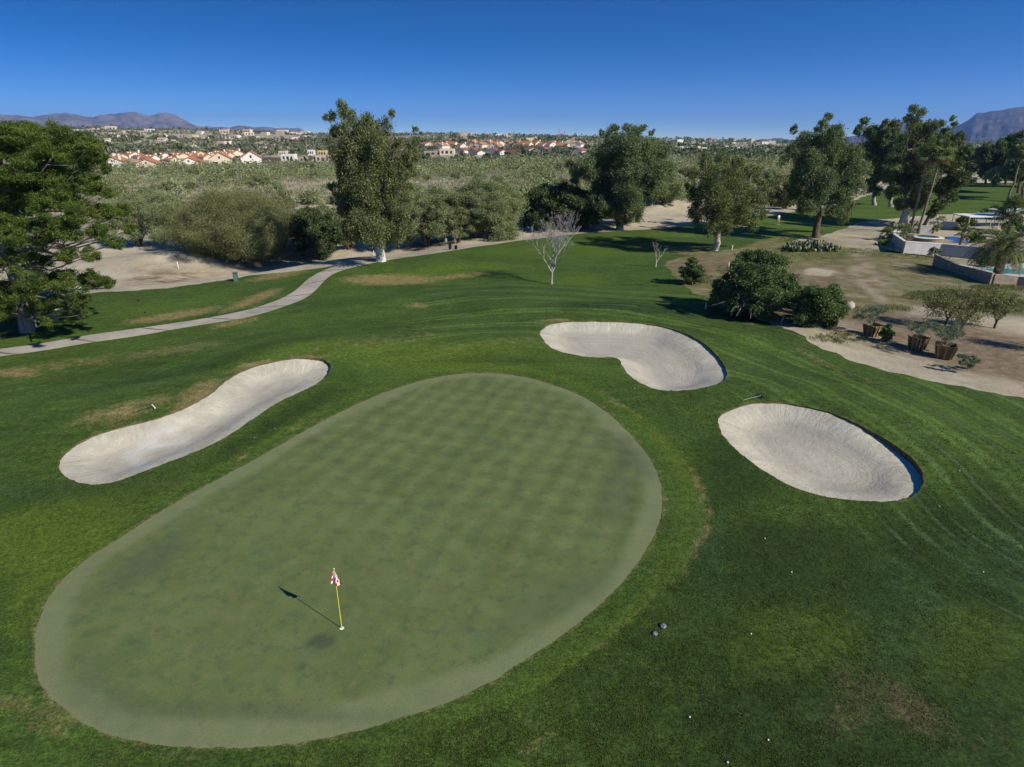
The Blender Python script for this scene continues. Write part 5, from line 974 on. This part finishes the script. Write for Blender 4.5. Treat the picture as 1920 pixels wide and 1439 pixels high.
zone = fbm(P[:, 0] / 40 + 9, P[:, 1] / 40, 43, 2); u = rng.random(len(P)); treeb = ss(235, 300, far_) * .4 + .03 + .22 * ss(.50, .58, fbm(P[:, 0] / 32 + 5, P[:, 1] / 20 + 3, 97, 3)) + .12 * ss(115, 90, far_)
kind = np.where(u < treeb * .6, 3, np.where(u < treeb, 4, np.where(u < treeb + (1 - treeb) * (.55 * (zone > .42) + .30), 0, np.where(u < treeb + (1 - treeb) * .82, 2, 1))))
order = np.argsort(far_ * np.where(kind >= 3, .55, 1.0)); NI = 560
names = ['grey', 'creo', 'sage', 'palo', 'mesq']; LABS = {'grey_scrub': 'grey leafless twiggy bush among the open desert scrub beyond the path', 'creosote_bush': 'bright yellow-green bush among the open desert scrub beyond the path', 'sage_bush': 'low pale grey-green bush among the open desert scrub beyond the path',
    'palo_verde': 'rounded pale green tree-like bush among the open desert scrub', 'mesquite_bush': 'rounded olive-brown tree-like bush among the open desert scrub'}
cnt = {k: 0 for k in range(5)}; rest = []
for i in order:
    k = int(kind[i])
    pxx, pyy = pxof(P[i, 0], P[i, 1], Z[i] + .5)
    vis = -10 < pxx < 1930
    if cnt[k] < (120 if k < 3 else 70) and vis:
        cnt[k] += 1; me, nm = PROT[names[k]][cnt[k] % 3]; o = bpy.data.objects.new(nm, me); C.objects.link(o); s = rng.uniform(.65, 1.35) * (rng.uniform(.85, 1.45) if k > 2 else 1); o.location = (P[i, 0], P[i, 1], Z[i] - .05); o.rotation_euler = (0, 0, rng.random() * 6.28); o.scale = (s, s, s * rng.uniform(.8, 1.15))
        tag(o, LABS[nm], 'bush', nm.replace('_', ' ') + 's in the desert scrub')
    else: rest.append(i)
rest = np.array(rest)
def stuff_scrub(idx, name, nc, mats, label):
    for k in range(5):
        q = idx[kind[idx] == k]
        if len(q) == 0: continue
        w_, h, lm = ((2.4, 1.1, L_GREY), (2.0, 1.2, L_CREO), (1.7, .6, L_SAGE), (4.2, 3.0, L_PALO), (4.4, 2.8, L_MESQ))[k]
        n_ = np.clip((nc * 200 / far_[q]) * (2.4 if k > 2 else 1.5), 45, 220).astype(int); I = np.repeat(q, n_); s = np.repeat(np.clip(np.exp(rng.normal(size=len(q)) * .42), .4, 2.3) * (.95 if k > 2 else .95), n_); cl = np.repeat(rng.random(len(q)), n_)
        uu = rng.normal(size=(len(I), 3)); uu /= np.linalg.norm(uu, axis=1)[:, None]; uu[:, 2] = np.abs(uu[:, 2]); uu *= (.45 + .55 * rng.random(len(I)))[:, None]
        Cn = np.stack([P[I, 0] + uu[:, 0] * w_ * .5 * s, P[I, 1] + uu[:, 1] * w_ * .5 * s, Z[I] + uu[:, 2] * h * s], 1); sz = w_ * .5 * s / np.sqrt(np.repeat(n_, n_) / 22) * .46
        V, F = cards(Cn, sz, .5 if k else .16, rng); mb = MB(); mb.add(V, F, tint=rng.random(len(F)), clump=cl * .85 + .15 * rng.random(len(cl))); o = mb.build(name, lm); tag(o, label[k], 'scrub', kind='stuff')
stuff_scrub(rest, 'desert_scrub', 60, None, ['grey twiggy scrub spread over the desert flat', 'yellow-green scrub spread over the desert flat', 'pale sage scrub spread over the desert flat', 'pale green trees massed before the houses', 'olive trees massed before the houses'])
STR = leafmat('dry_grass', (.26, .23, .14), (.33, .29, .19), (.40, .35, .24), .2)
nq = 12000; pp = scrub_points(75, 330, nq); kp = (~inside(pp, STRIPD)) & (~inside(pp, TURF)) & (pp[:, 1] > np.interp(pp[:, 0], minY[:, 0], minY[:, 1])) & ~((pp[:, 0] > 40) & (pp[:, 1] < 105)) & ~((pp[:, 0] > 20) & (pp[:, 1] < 80)) & ~((pp[:, 0] > edge_pts[0, 0]) & (pp[:, 1] < np.interp(pp[:, 0], edge_pts[:, 0], edge_pts[:, 1])))
pp = pp[kp]; pz_ = Hf(pp[:, 0], pp[:, 1]); I = np.repeat(np.arange(len(pp)), 7); Cn = np.column_stack([pp, pz_])[I] + rng.normal(size=(len(I), 3)) * [.45, .45, 0] + [0, 0, .2]
V, F = cards(Cn, .55 + np.hypot(Cn[:, 0], Cn[:, 1]) / 500, .2, rng, 0, np.tile([0, 0, 1.0], (len(Cn), 1))); mb = MB(); mb.add(V, F, tint=rng.random(len(F)), clump=rng.random(len(pp))[I]); tag(mb.build('dry_grass', STR), 'straw coloured dry grass between the desert bushes', 'dry grass', kind='stuff')
# wooded hills
n = 15000; a = rng.uniform(-.8, .9, n); q = np.sqrt(rng.uniform(430 ** 2, 1560 ** 2, n)); q = np.where(rng.random(n) < .35, rng.uniform(425, 900, n), q); hx, hy = q * np.sin(a), q * np.cos(a); kk = not_blocking(hx, hy, 45, rng, .88); a = a[kk]; q = q[kk]; hx = hx[kk]; hy = hy[kk]; n = len(q); hzv = Hf(hx, hy); n_ = np.clip(14000 / q, 12, 28).astype(int)
s = np.clip(np.exp(rng.normal(size=n) * .4), .5, 2.2) * 1.75 * (1 + q / 2500); I = np.repeat(np.arange(n), n_); uu = rng.normal(size=(len(I), 3)); uu /= np.linalg.norm(uu, axis=1)[:, None]; uu[:, 2] = np.abs(uu[:, 2]) * .95
Cn = np.stack([hx[I] + uu[:, 0] * s[I] * .9, hy[I] + uu[:, 1] * s[I] * .9, hzv[I] + uu[:, 2] * s[I] * 1.15], 1); clm = rng.random(n)[I]
L_HILL = leafmat('hillside_leaf', (0.073, 0.095, 0.042), (0.138, 0.162, 0.074), (0.212, 0.216, 0.113), .2)
V, F = cards(Cn, s[I] * .68, .7, rng); mb = MB(); mb.add(V, F, tint=rng.random(len(F)), clump=clm); tag(mb.build('hillside_woods', L_HILL), 'low green woodland covering the far hillsides among the houses', 'woods', kind='stuff')

#%% ------------------------------------------------------------------ walled gardens at right
W_GWALL = plain('grey_garden_wall', (.46, .45, .43), .9, .08, 1.2, bump=.1); W_DWALL = plain('tan_block_wall', (.36, .29, .21), .92, .18, 2.5, bump=.3); M_COPE = plain('pale_wall_coping', (.66, .66, .62), .8, .06, 1.5)
def wall(name, pts, h, th, mat, label, cope=True, top_px=None, hs_=None):
    P = [hit(*p) for p in pts]; t = root(name, P[0], label, 'wall'); mb = MB(); cb = MB(); o = P[0]; hs_ = hs_ or [h] * len(P)
    for i in range(len(P) - 1):
        a, b = P[i] - o, P[i + 1] - o; d = (b - a)[:2]; L_ = np.linalg.norm(d); d /= L_; nrm = np.array([-d[1], d[0]]); n = max(1, int(L_ / 2))
        for j in range(n):
            p0 = a + (b - a) * j / n; p1 = a + (b - a) * (j + 1) / n; h0 = hs_[i] + (hs_[i + 1] - hs_[i]) * j / n; h1 = hs_[i] + (hs_[i + 1] - hs_[i]) * (j + 1) / n
            z0 = a[2] + (b[2] - a[2]) * j / n; z1 = a[2] + (b[2] - a[2]) * (j + 1) / n
            q = [p0[:2] - nrm * th / 2, p1[:2] - nrm * th / 2, p1[:2] + nrm * th / 2, p0[:2] + nrm * th / 2]; zz = [(z0, h0), (z1, h1), (z1, h1), (z0, h0)]
            V = [(*q[s], zz[s][0] - .5) for s in range(4)] + [(*q[s], zz[s][0] + zz[s][1]) for s in range(4)]; mb.add(V, [(0, 1, 5, 4), (1, 2, 6, 5), (2, 3, 7, 6), (3, 0, 4, 7), (4, 5, 6, 7)])
            if cope:
                q = [p0[:2] - nrm * (th / 2 + .04), p1[:2] - nrm * (th / 2 + .04), p1[:2] + nrm * (th / 2 + .04), p0[:2] + nrm * (th / 2 + .04)]
                V = [(*q[s], zz[s][0] + zz[s][1] + .003) for s in range(4)] + [(*q[s], zz[s][0] + zz[s][1] + .08) for s in range(4)]; cb.add(V, [(0, 1, 5, 4), (1, 2, 6, 5), (2, 3, 7, 6), (3, 0, 4, 7), (4, 5, 6, 7), (3, 2, 1, 0)])
    mb.build('wall_body', mat, t)
    if cope: cb.build('coping', M_COPE, t)
    return t
wall('garden_wall', [(1669, 448), (1692, 476), (1760, 479), (1850, 487), (1960, 496)], 1.25, .25, W_GWALL, 'grey stucco garden wall running right from the corner below the white-patched eucalyptus', hs_=[.9, 1.45, 1.35, 1.3, 1.3])
wall('garden_wall', [(1744, 428), (1792, 431)], 1.1, .22, W_GWALL, 'back garden wall standing in front of the far fairway')
wall('garden_wall', [(1722, 438), (1744, 439), (1744, 430)], 1.1, .22, W_GWALL, 'short inner garden wall behind the bushy small palm')
wall('garden_wall', [(1669, 448), (1686, 440), (1700, 441)], .9, .22, W_GWALL, 'low garden wall at the foot of the white-patched eucalyptus')
wall('block_wall', [(1749, 499), (1788, 511), (1857, 534)], 1.2, .22, W_DWALL, 'shaded tan block wall stepping down beside the date palm', cope=False, hs_=[1.35, .85, 1.15])
wall('block_wall', [(1860, 534), (1904, 536), (1960, 541)], 1.1, .22, W_DWALL, 'sunlit tan block wall below the turquoise pool at the right edge', cope=False, hs_=[1.05, .9, .9])
# spa, carports, car
b = hit(1738, 451); t = root('spa', b, 'round raised spa with a pale rim inside the walled garden', 'spa'); mb = MB(); n = 24
for (r0_, r1_, z0, z1, mt, nm) in ((1.9, 1.9, -.2, .45, plain('spa_brick', (.28, .19, .14), .9, .15, 4), 'base'), ):
    V = [(r0_ * math.cos(i * 2 * math.pi / n), r0_ * math.sin(i * 2 * math.pi / n), z) for z in (z0, z1) for i in range(n)]; mb.add(V, [(i, (i + 1) % n, n + (i + 1) % n, n + i) for i in range(n)]); mb.add([(1.9 * math.cos(i * 2 * math.pi / n), 1.9 * math.sin(i * 2 * math.pi / n), .45) for i in range(n)] + [(1.35 * math.cos(i * 2 * math.pi / n), 1.35 * math.sin(i * 2 * math.pi / n), .45) for i in range(n)], [(i, (i + 1) % n, n + (i + 1) % n, n + i) for i in range(n)]); mb.build(nm, mt, t)
mb = MB(); V = [(2.0 * math.cos(i * 2 * math.pi / n), 2.0 * math.sin(i * 2 * math.pi / n), .455) for i in range(n)] + [(1.4 * math.cos(i * 2 * math.pi / n), 1.4 * math.sin(i * 2 * math.pi / n), .53) for i in range(n)]; mb.add(V, [(i, (i + 1) % n, n + (i + 1) % n, n + i) for i in range(n)]); mb.build('rim', M_COPE, t)
mb = MB(); mb.add([(1.36 * math.cos(i * 2 * math.pi / n), 1.36 * math.sin(i * 2 * math.pi / n), .40) for i in range(n)], [tuple(range(n))]); mb.build('water', M_POOL, t)
M_WROOF = plain('white_metal_roof', (.78, .77, .74), .6, .04, 1)
for i, (x, y, w_, lab) in enumerate(((1850, 437, 6.5, 'white flat carport roof behind the date palm crown'), (1882, 436, 4, 'small white patio roof right of the carport'), (1925, 426, 8, 'pale green-white carport roof at the right edge'))):
    b = hit(x, y); t = root('carport', b, lab, 'carport'); mb = MB(); box(mb, -w_ / 2, w_ / 2, 0, 4, 2.3, 2.45); mb.build('roof', M_WROOF, t)
    for sx in (-1, 1):
        for yy in (.1, 3.8): mb = MB(); tube(mb, [(sx * (w_ / 2 - .15), yy, -.2), (sx * (w_ / 2 - .15), yy, 2.3)], [.06, .06], 6); mb.build('post', M_COPE, t)
for i, (bp, lb, lab, lm) in enumerate((((1812, 424), [(1804, 412, 8), (1820, 412, 8), (1812, 408, 8), (1825, 418, 6), (1800, 418, 6)], 'round clipped dark bush beside the carport', L_OLE), ((1862, 412), [(1850, 398, 9), (1868, 394, 10), (1882, 400, 9), (1858, 406, 8), (1874, 408, 8)], 'large dark hedge bush at the near edge of the far fairway', L_OLE),
        ((1822, 455), [(1818, 444, 7), (1832, 440, 8), (1840, 448, 7), (1826, 450, 6)], 'dark leafy bush right of the short leaning palm', L_OLE), ((1751, 478), [(1744, 471, 5), (1752, 469, 6), (1759, 472, 5)], 'spiky grey-green shrub against the outside of the grey wall', L_BLUE),
        ((1656, 460), [(1652, 455, 5), (1660, 454, 5), (1656, 457, 4)], 'yellow-green cushion shrub outside the wall corner', L_CREO), ((1900, 440), [(1890, 425, 10), (1905, 420, 10), (1915, 430, 9), (1895, 440, 8)], 'shadowy shrub mass under the right carport', L_OLE), ((1848, 502), [(1840, 492, 8), (1852, 490, 8), (1862, 494, 7)], 'yellowish shrub at the foot of the date palm', L_CREO), ((1903, 495), [(1898, 482, 6), (1908, 484, 6)], 'dark shrub stump by the pool deck', L_OLE))):
    tree('garden_bush', bp, lb, lab, 'bush', lm, K_DARK, .06, .2, .5, 1.2, 0, 300 + i, .2, .9, subn=12, limbs=True)
M_IRR = plain('black_hose', (.02, .02, .02), .6, .1); hp = np.array([hit(x, y) for x, y in ((1641, 456), (1652, 466), (1668, 472), (1685, 475), (1700, 477), (1735, 481), (1760, 485))]); hp[:, 2] += .05; mb = MB(); tube(mb, hp, .05, 5); tag(mb.build('garden_hose', M_IRR), 'black edging hose curving past the wall corner', 'hose')
M_ROCK = plain('pale_boulder', (.45, .42, .30), .9, .2, 3, bump=.3)
for i, (x, y, r_, lab) in enumerate(((1592, 580, .45, 'pale yellowish boulder right of the round dark shrub'), (1653, 447, .4, 'white rock beside the yellow cushion shrub'), (1719, 476, .38, 'dark round stone at the foot of the grey wall'), (1685, 474, .4, 'pale rock at the corner of the grey wall'), (1535, 511, .0, ''))):
    if r_: b = hit(x, y); mb = MB(); ellipsoid(mb, (0, 0, r_ * .6), (r_, r_ * .85, r_ * .8), 12, 8, noise=.5, seed=i); tag(mb.build('boulder', M_ROCK if i != 2 else K_DARK, None, True, loc=b), lab, 'boulder')

#%% ------------------------------------------------------------------ golf furniture
# flag
M_YEL = plain('yellow_flagstick', (.75, .66, .06), .45, .04, 1); M_CUP = plain('white_cup', (.8, .8, .78), .5, .03); M_HOLE = plain('hole_shade', (.02, .03, .015), .9, .1)
fb = hit(641, 1178); t = root('flagstick', (fb[0], fb[1], fb[2] - .012), 'yellow flagstick with a red and white checked flag in the green', 'flag')
mb = MB(); tube(mb, [(0, 0, -.05), (0, 0, .7), (0, 0, 1.4), (0, 0, 2.12)], [.0125, .011, .010, .009], 10); mb.build('pole', M_YEL, t, True)
mb = MB(); ellipsoid(mb, (0, 0, 2.135), (.018, .018, .018), 10, 6); mb.build('finial', M_CUP, t, True)
mf = M('checked_flag', .75, .2); ck = mf.t.nodes.new('ShaderNodeTexChecker'); ck.inputs['Scale'].default_value = 1.0; ck.inputs['Color1'].default_value = (.62, .015, .02, 1); ck.inputs['Color2'].default_value = (.80, .79, .77, 1)
cx = mf.t.nodes.new('ShaderNodeCombineXYZ'); mf.L(mf.ma('ADD', mf.ma('MULTIPLY', mf.attr('fu'), 7), .001), cx.inputs[0]); mf.L(mf.ma('ADD', mf.ma('MULTIPLY', mf.attr('fv'), 5), .001), cx.inputs[1]); cx.inputs[2].default_value = .5
mf.L(cx.outputs[0], ck.inputs['Vector']); mf.col(ck.outputs[0])
NU, NV = 26, 20; V = []; fu = []; fv = []
for i in range(NU + 1):
    for j in range(NV + 1):
        u_ = i / NU; v_ = j / NV          # u from the pole outwards, v down the hoist; the cloth hangs in folds around the pole
        z = 2.09 - v_ * .46 - u_ * .05; x = (u_ * .34 - .13) * (.10 + .90 * v_ ** .8); y = -.022 + .05 * math.sin(u_ * 9.5) * v_ - .015 * v_
        V.append((x, y, z)); fu.append(u_); fv.append(v_)
F = [(i * (NV + 1) + j, (i + 1) * (NV + 1) + j, (i + 1) * (NV + 1) + j + 1, i * (NV + 1) + j + 1) for i in range(NU) for j in range(NV)]
mb = MB(); mb.add(V, F); mb.build('flag', mf.m, t, True, vattr={'fu': fu, 'fv': fv})
n = 20; ang = [i * 2 * math.pi / n for i in range(n)]; t2 = root('golf_cup', (fb[0], fb[1], fb[2] - .012), 'white rimmed hole cup at the foot of the flagstick', 'cup'); mb = MB()
V = [(.066 * math.cos(a), .066 * math.sin(a), .006) for a in ang] + [(.046 * math.cos(a), .046 * math.sin(a), .012) for a in ang] + [(.046 * math.cos(a), .046 * math.sin(a), .002) for a in ang]; mb.add(V, [(i, (i + 1) % n, n + (i + 1) % n, n + i) for i in range(n)] + [(n + i, n + (i + 1) % n, 2 * n + (i + 1) % n, 2 * n + i) for i in range(n)]); mb.build('rim', M_CUP, t2)
mb = MB(); mb.add([(.046 * math.cos(a), .046 * math.sin(a), .003) for a in ang], [tuple(range(n))]); mb.build('hole', M_CUP, t2)
# rakes
M_GRN = plain('green_rake_handle', (.20, .36, .28), .5, .05); M_BLK = plain('black_plastic', (.012, .012, .014), .5, .1); M_WHT = plain('white_paint', (.78, .78, .75), .6, .04)
def rake(head, tail, label, hm_, headm):
    a = hit(*head); b = hit(*tail); t = root('bunker_rake', a, label, 'rake'); d = b - a; L_ = np.linalg.norm(d[:2]); rz = math.atan2(d[1], d[0]); t.rotation_euler = (0, 0, rz); dz = d[2]
    mb = MB(); tube(mb, [(0, 0, .09), (L_ * .5, 0, .07 + dz * .5), (L_, 0, .04 + dz)], [.016, .015, .014], 7); mb.build('handle', hm_, t, True); mb = MB(); box(mb, -.04, .02, -.28, .28, .06, .10)
    for i in range(11): tube(mb, [(-.01, -.26 + i * .052, .06), (-.02, -.26 + i * .052, .0)], [.01, .006], 4)
    mb.build('head', headm, t)
rake((1426, 745), (1393, 752), 'green-handled rake with a black head lying above the right bunker', M_GRN, M_BLK); rake((288, 765), (248, 776), 'rake with a pale head and dark handle lying beyond the left bunker', M_BLK, M_WHT)
# stakes
for (x, y, h, lab, ln) in ((335, 504, .8, 'white stake on the sand right of the pine', 0), (701, 480, .7, 'white stake on the sand just left of the tall eucalyptus trunk', 0), (1465, 606, .55, 'white stake at the turf edge before the two dark shrubs', .15), (1372, 469, .6, 'white stake right of the rusty eucalyptus trunk', .1), (1366, 501, .5, 'white stake left of the big sprawling shrub', 0), (1517, 464, .9, 'white stake in the middle of the long prickly pear', 0), (1323, 580, .5, 'faint stake in the shadow of the big sprawling shrub', 0), (1125, 430, .8, 'short post beside the wide eucalyptus', 0)):
    b = hit(x, y); mb = MB(); box(mb, -.035, .035, -.035, .035, -.1, h, rz=.3); mb.add([(-.035, -.035, h), (.035, -.035, h), (.035, .035, h), (-.035, .035, h), (0, 0, h + .05)], [(0, 1, 4), (1, 2, 4), (2, 3, 4), (3, 0, 4)]); o = mb.build('boundary_stake', M_WHT if 'post' not in lab else M_POLE, None, loc=b); o.rotation_euler = (0, ln, 0); tag(o, lab, 'stake', 'boundary stakes')
# utility box, bins, post
M_UT = plain('green_utility_paint', (.075, .13, .10), .6, .08); b = hit(443, 528); t = root('utility_box', b, 'green utility pedestal standing on the sand edge', 'utility box', rz=.2); mb = MB(); box(mb, -.2, .2, -.17, .17, -.1, .82, taper=.0); mb.build('body', M_UT, t); mb = MB(); box(mb, -.24, .24, -.21, .21, .822, .88); box(mb, -.17, .17, -.14, .14, .881, .93); mb.build('cap', M_UT, t); mb = MB(); box(mb, -.14, .14, -.184, -.172, .1, .72); mb.build('door', plain('lighter_green_paint', (.10, .16, .12), .6, .05), t)
b = hit(837, 469); t = root('course_sign', b, 'thin post with a small grey board left of the black bins', 'sign'); mb = MB(); tube(mb, [(0, 0, -.1), (0, 0, 1.25)], [.04, .035], 6); mb.build('post', M_POLE, t); mb = MB(); box(mb, -.14, .14, -.03, .03, 1.05, 1.45); mb.build('board', R_GREY, t)
for (x, y, s, lab) in ((841, 468, 1.0, 'tall black bin with an open lid behind the path'), (847, 468, .8, 'short black bin right of the tall black one')):
    b = hit(x + (4 if s > .9 else 5) * (s < .9) + 3, y); t = root('litter_bin', b, lab, 'bin', 'black bins by the path'); mb = MB(); tube(mb, [(0, 0, 0), (0, 0, .25 * s), (0, 0, .55 * s)], [.16, .19, .22], 12, cap=False); mb.build('body', M_BLK, t, True); mb = MB(); box(mb, -.16, .12, .12, .16, .5 * s, .5 * s + (.45 if s > .9 else .10)); mb.build('lid', M_BLK, t)
# sprinklers, balls
M_SPR = M('speckled_grey_cap', .6, .3); nn_ = M_SPR.noise(30, 4, .8, vec=M_SPR.objc); M_SPR.col(M_SPR.mix(M_SPR.rng(nn_, .48, .6), (.05, .055, .06), (.36, .38, .39)))
for (x, y, r_, lab) in ((1243, 1175, .11, 'larger of two speckled grey sprinkler caps in the rough right of the green'), (1228, 1189, .085, 'smaller of two speckled grey sprinkler caps in the rough right of the green'), (477, 822, .05, 'sprinkler cap between the left bunker and the green, nearer the left'), (515, 804, .045, 'sprinkler cap between the left bunker and the green, nearer the path')):
    b = hit(x, y); t = root('sprinkler_head', b, lab, 'sprinkler', 'sprinkler caps'); mb = MB(); ellipsoid(mb, (0, 0, .02), (r_, r_, r_ * .6), 14, 8); mb.build('cap', M_SPR.m, t, True); mb = MB(); m_ = 16; V = [(r_ * 1.32 * math.cos(i * 2 * math.pi / m_) + r_ * .15, r_ * 1.32 * math.sin(i * 2 * math.pi / m_) + r_ * .1, .012) for i in range(m_)]; mb.add(V, [tuple(range(m_))]); mb.build('cup_shade', M_HOLE, t)  # flat near-black disc stands in for the shade in the hole round the cap
for i, (x, y) in enumerate(((1434, 1011), (1408, 1190), (1364, 1431), (1799, 884), (1761, 951), (1843, 1074), (1484, 1074), (1440, 1389), (1293, 1346), (1190, 729), (1160, 944 - 60), (520, 768 + 320))):
    if i > 9: continue
    b = hit(x, y); mb = MB(); ellipsoid(mb, (0, 0, .026), (.0225, .0225, .0225), 12, 8); nb = ['in the rough left below the right bunker', 'in the rough right of the sprinkler caps', 'at the bottom edge right of centre', 'right of the right bunker', 'just below the right end of the right bunker', 'far right in the dark rough', 'in the rough under the right bunker', 'near the bottom edge in dark rough', 'low in the rough below the sprinkler caps', 'on the grass below the kidney bunker'][i]
    tag(mb.build('golf_ball', M_WHT, None, True, loc=b), 'white golf ball lying ' + nb, 'golf ball', 'golf balls in the rough')
# tee markers on the left tee
for i, (x, y) in enumerate(((260, 565), (272, 588))): b = hit(x, y); mb = MB(); ellipsoid(mb, (0, 0, .07), (.08, .08, .08), 10, 7); tag(mb.build('tee_marker', M_BLK, None, True, loc=b), ('farther' if i == 0 else 'nearer') + ' dark tee marker on the tee beside the pine', 'tee marker', 'tee markers')
# guard rail on the wash road
b = hit(985, 384); t = root('guard_rail', b, 'grey metal guard rail on the wash road above the dark thicket', 'guard rail'); mb = MB(); box(mb, -2.6, 2.6, -.05, .05, .5, .8); mb.build('rail', plain('galvanised', (.4, .42, .44), .5, .05, metal=.6), t)
for xx in (-2.4, 0, 2.4): mb = MB(); box(mb, xx - .07, xx + .07, .052, .16, -.2, .85); mb.build('post', R_GREY, t)

#%% ------------------------------------------------------------------ the walker
def skinned(name, nodes, edges, mat, parent, lv=2):
    me = bpy.data.meshes.new(name); me.from_pydata([n_[0] for n_ in nodes], edges, []); o = bpy.data.objects.new(name, me); C.objects.link(o); o.parent = parent; me.materials.append(mat)
    md = o.modifiers.new('skin', 'SKIN'); md.use_smooth_shade = True
    for v, n_ in zip(me.skin_vertices[0].data, nodes): v.radius = (n_[1], n_[2] if len(n_) > 2 else n_[1])
    me.skin_vertices[0].data[0].use_root = True; s_ = o.modifiers.new('sub', 'SUBSURF'); s_.levels = lv; s_.render_levels = lv; return o
b = hit(1458, 422); pr = root('person', b, 'walker in a white shirt and light trousers standing on the turf by the path', 'person', rz=.5)
SKN = plain('skin', (.42, .24, .16), .6, .05); SHT = plain('white_shirt', (.80, .80, .78), .85, .03); TRS = plain('tan_trousers', (.42, .34, .22), .9, .05); HAIR = plain('dark_hair', (.04, .03, .02), .7, .1)
body = [((0, 0, .98), .14, .10), ((0, 0, 1.2), .15, .10), ((0, 0, 1.42), .17, .10), ((0, 0, 1.52), .06, .06), ((0, .01, 1.62), .075, .09), ((0, .01, 1.72), .07, .085),
        ((.19, 0, 1.42), .06), ((.25, -.02, 1.17), .042), ((.22, -.12, .95), .032), ((.22, -.17, .88), .035, .02), ((-.19, 0, 1.42), .06), ((-.25, .02, 1.17), .042), ((-.24, -.06, .93), .032), ((-.24, -.10, .86), .035, .02),
        ((.10, 0, .90), .09), ((.11, -.08, .50), .058), ((.11, .02, .10), .04), ((.11, -.12, .04), .045, .03), ((-.10, 0, .90), .09), ((-.11, .06, .50), .058), ((-.11, .18, .12), .04), ((-.11, .06, .05), .045, .03)]
ed = [(0, 1), (1, 2), (2, 3), (3, 4), (4, 5), (2, 6), (6, 7), (7, 8), (8, 9), (2, 10), (10, 11), (11, 12), (12, 13), (0, 14), (14, 15), (15, 16), (16, 17), (0, 18), (18, 19), (19, 20), (20, 21)]
skinned('body', body, ed, SKN, pr)
skinned('shirt', [((0, 0, .93), .165, .125), ((0, 0, 1.2), .175, .12), ((0, 0, 1.42), .19, .12), ((0, 0, 1.5), .09, .08), ((.19, 0, 1.42), .078), ((.235, -.01, 1.22), .065), ((-.19, 0, 1.42), .078), ((-.235, .01, 1.22), .065)], [(0, 1), (1, 2), (2, 3), (2, 4), (4, 5), (2, 6), (6, 7)], SHT, pr)
skinned('trousers', [((0, 0, .96), .155, .12), ((.10, 0, .86), .105), ((.11, -.08, .50), .078), ((.11, .02, .16), .06), ((-.10, 0, .86), .105), ((-.11, .06, .50), .078), ((-.11, .17, .17), .06)], [(0, 1), (1, 2), (2, 3), (0, 4), (4, 5), (5, 6)], TRS, pr)
mb = MB(); ellipsoid(mb, (0, .03, 1.72), (.095, .11, .10), 14, 9); mb.build('hair', HAIR, pr, True); mb = MB(); ellipsoid(mb, (0, -.10, 1.645), (.018, .03, .025), 8, 6); mb.build('nose', SKN, pr, True)
for sx in (-1, 1): mb = MB(); ellipsoid(mb, (sx * .033, -.088, 1.67), (.012, .01, .009), 8, 6); mb.build('eye', M_BLK, pr, True); mb = MB(); ellipsoid(mb, (sx * .11, -.14 if sx > 0 else .05, .045), (.05, .13, .045), 10, 6); mb.build('shoe', M_WHT, pr, True)
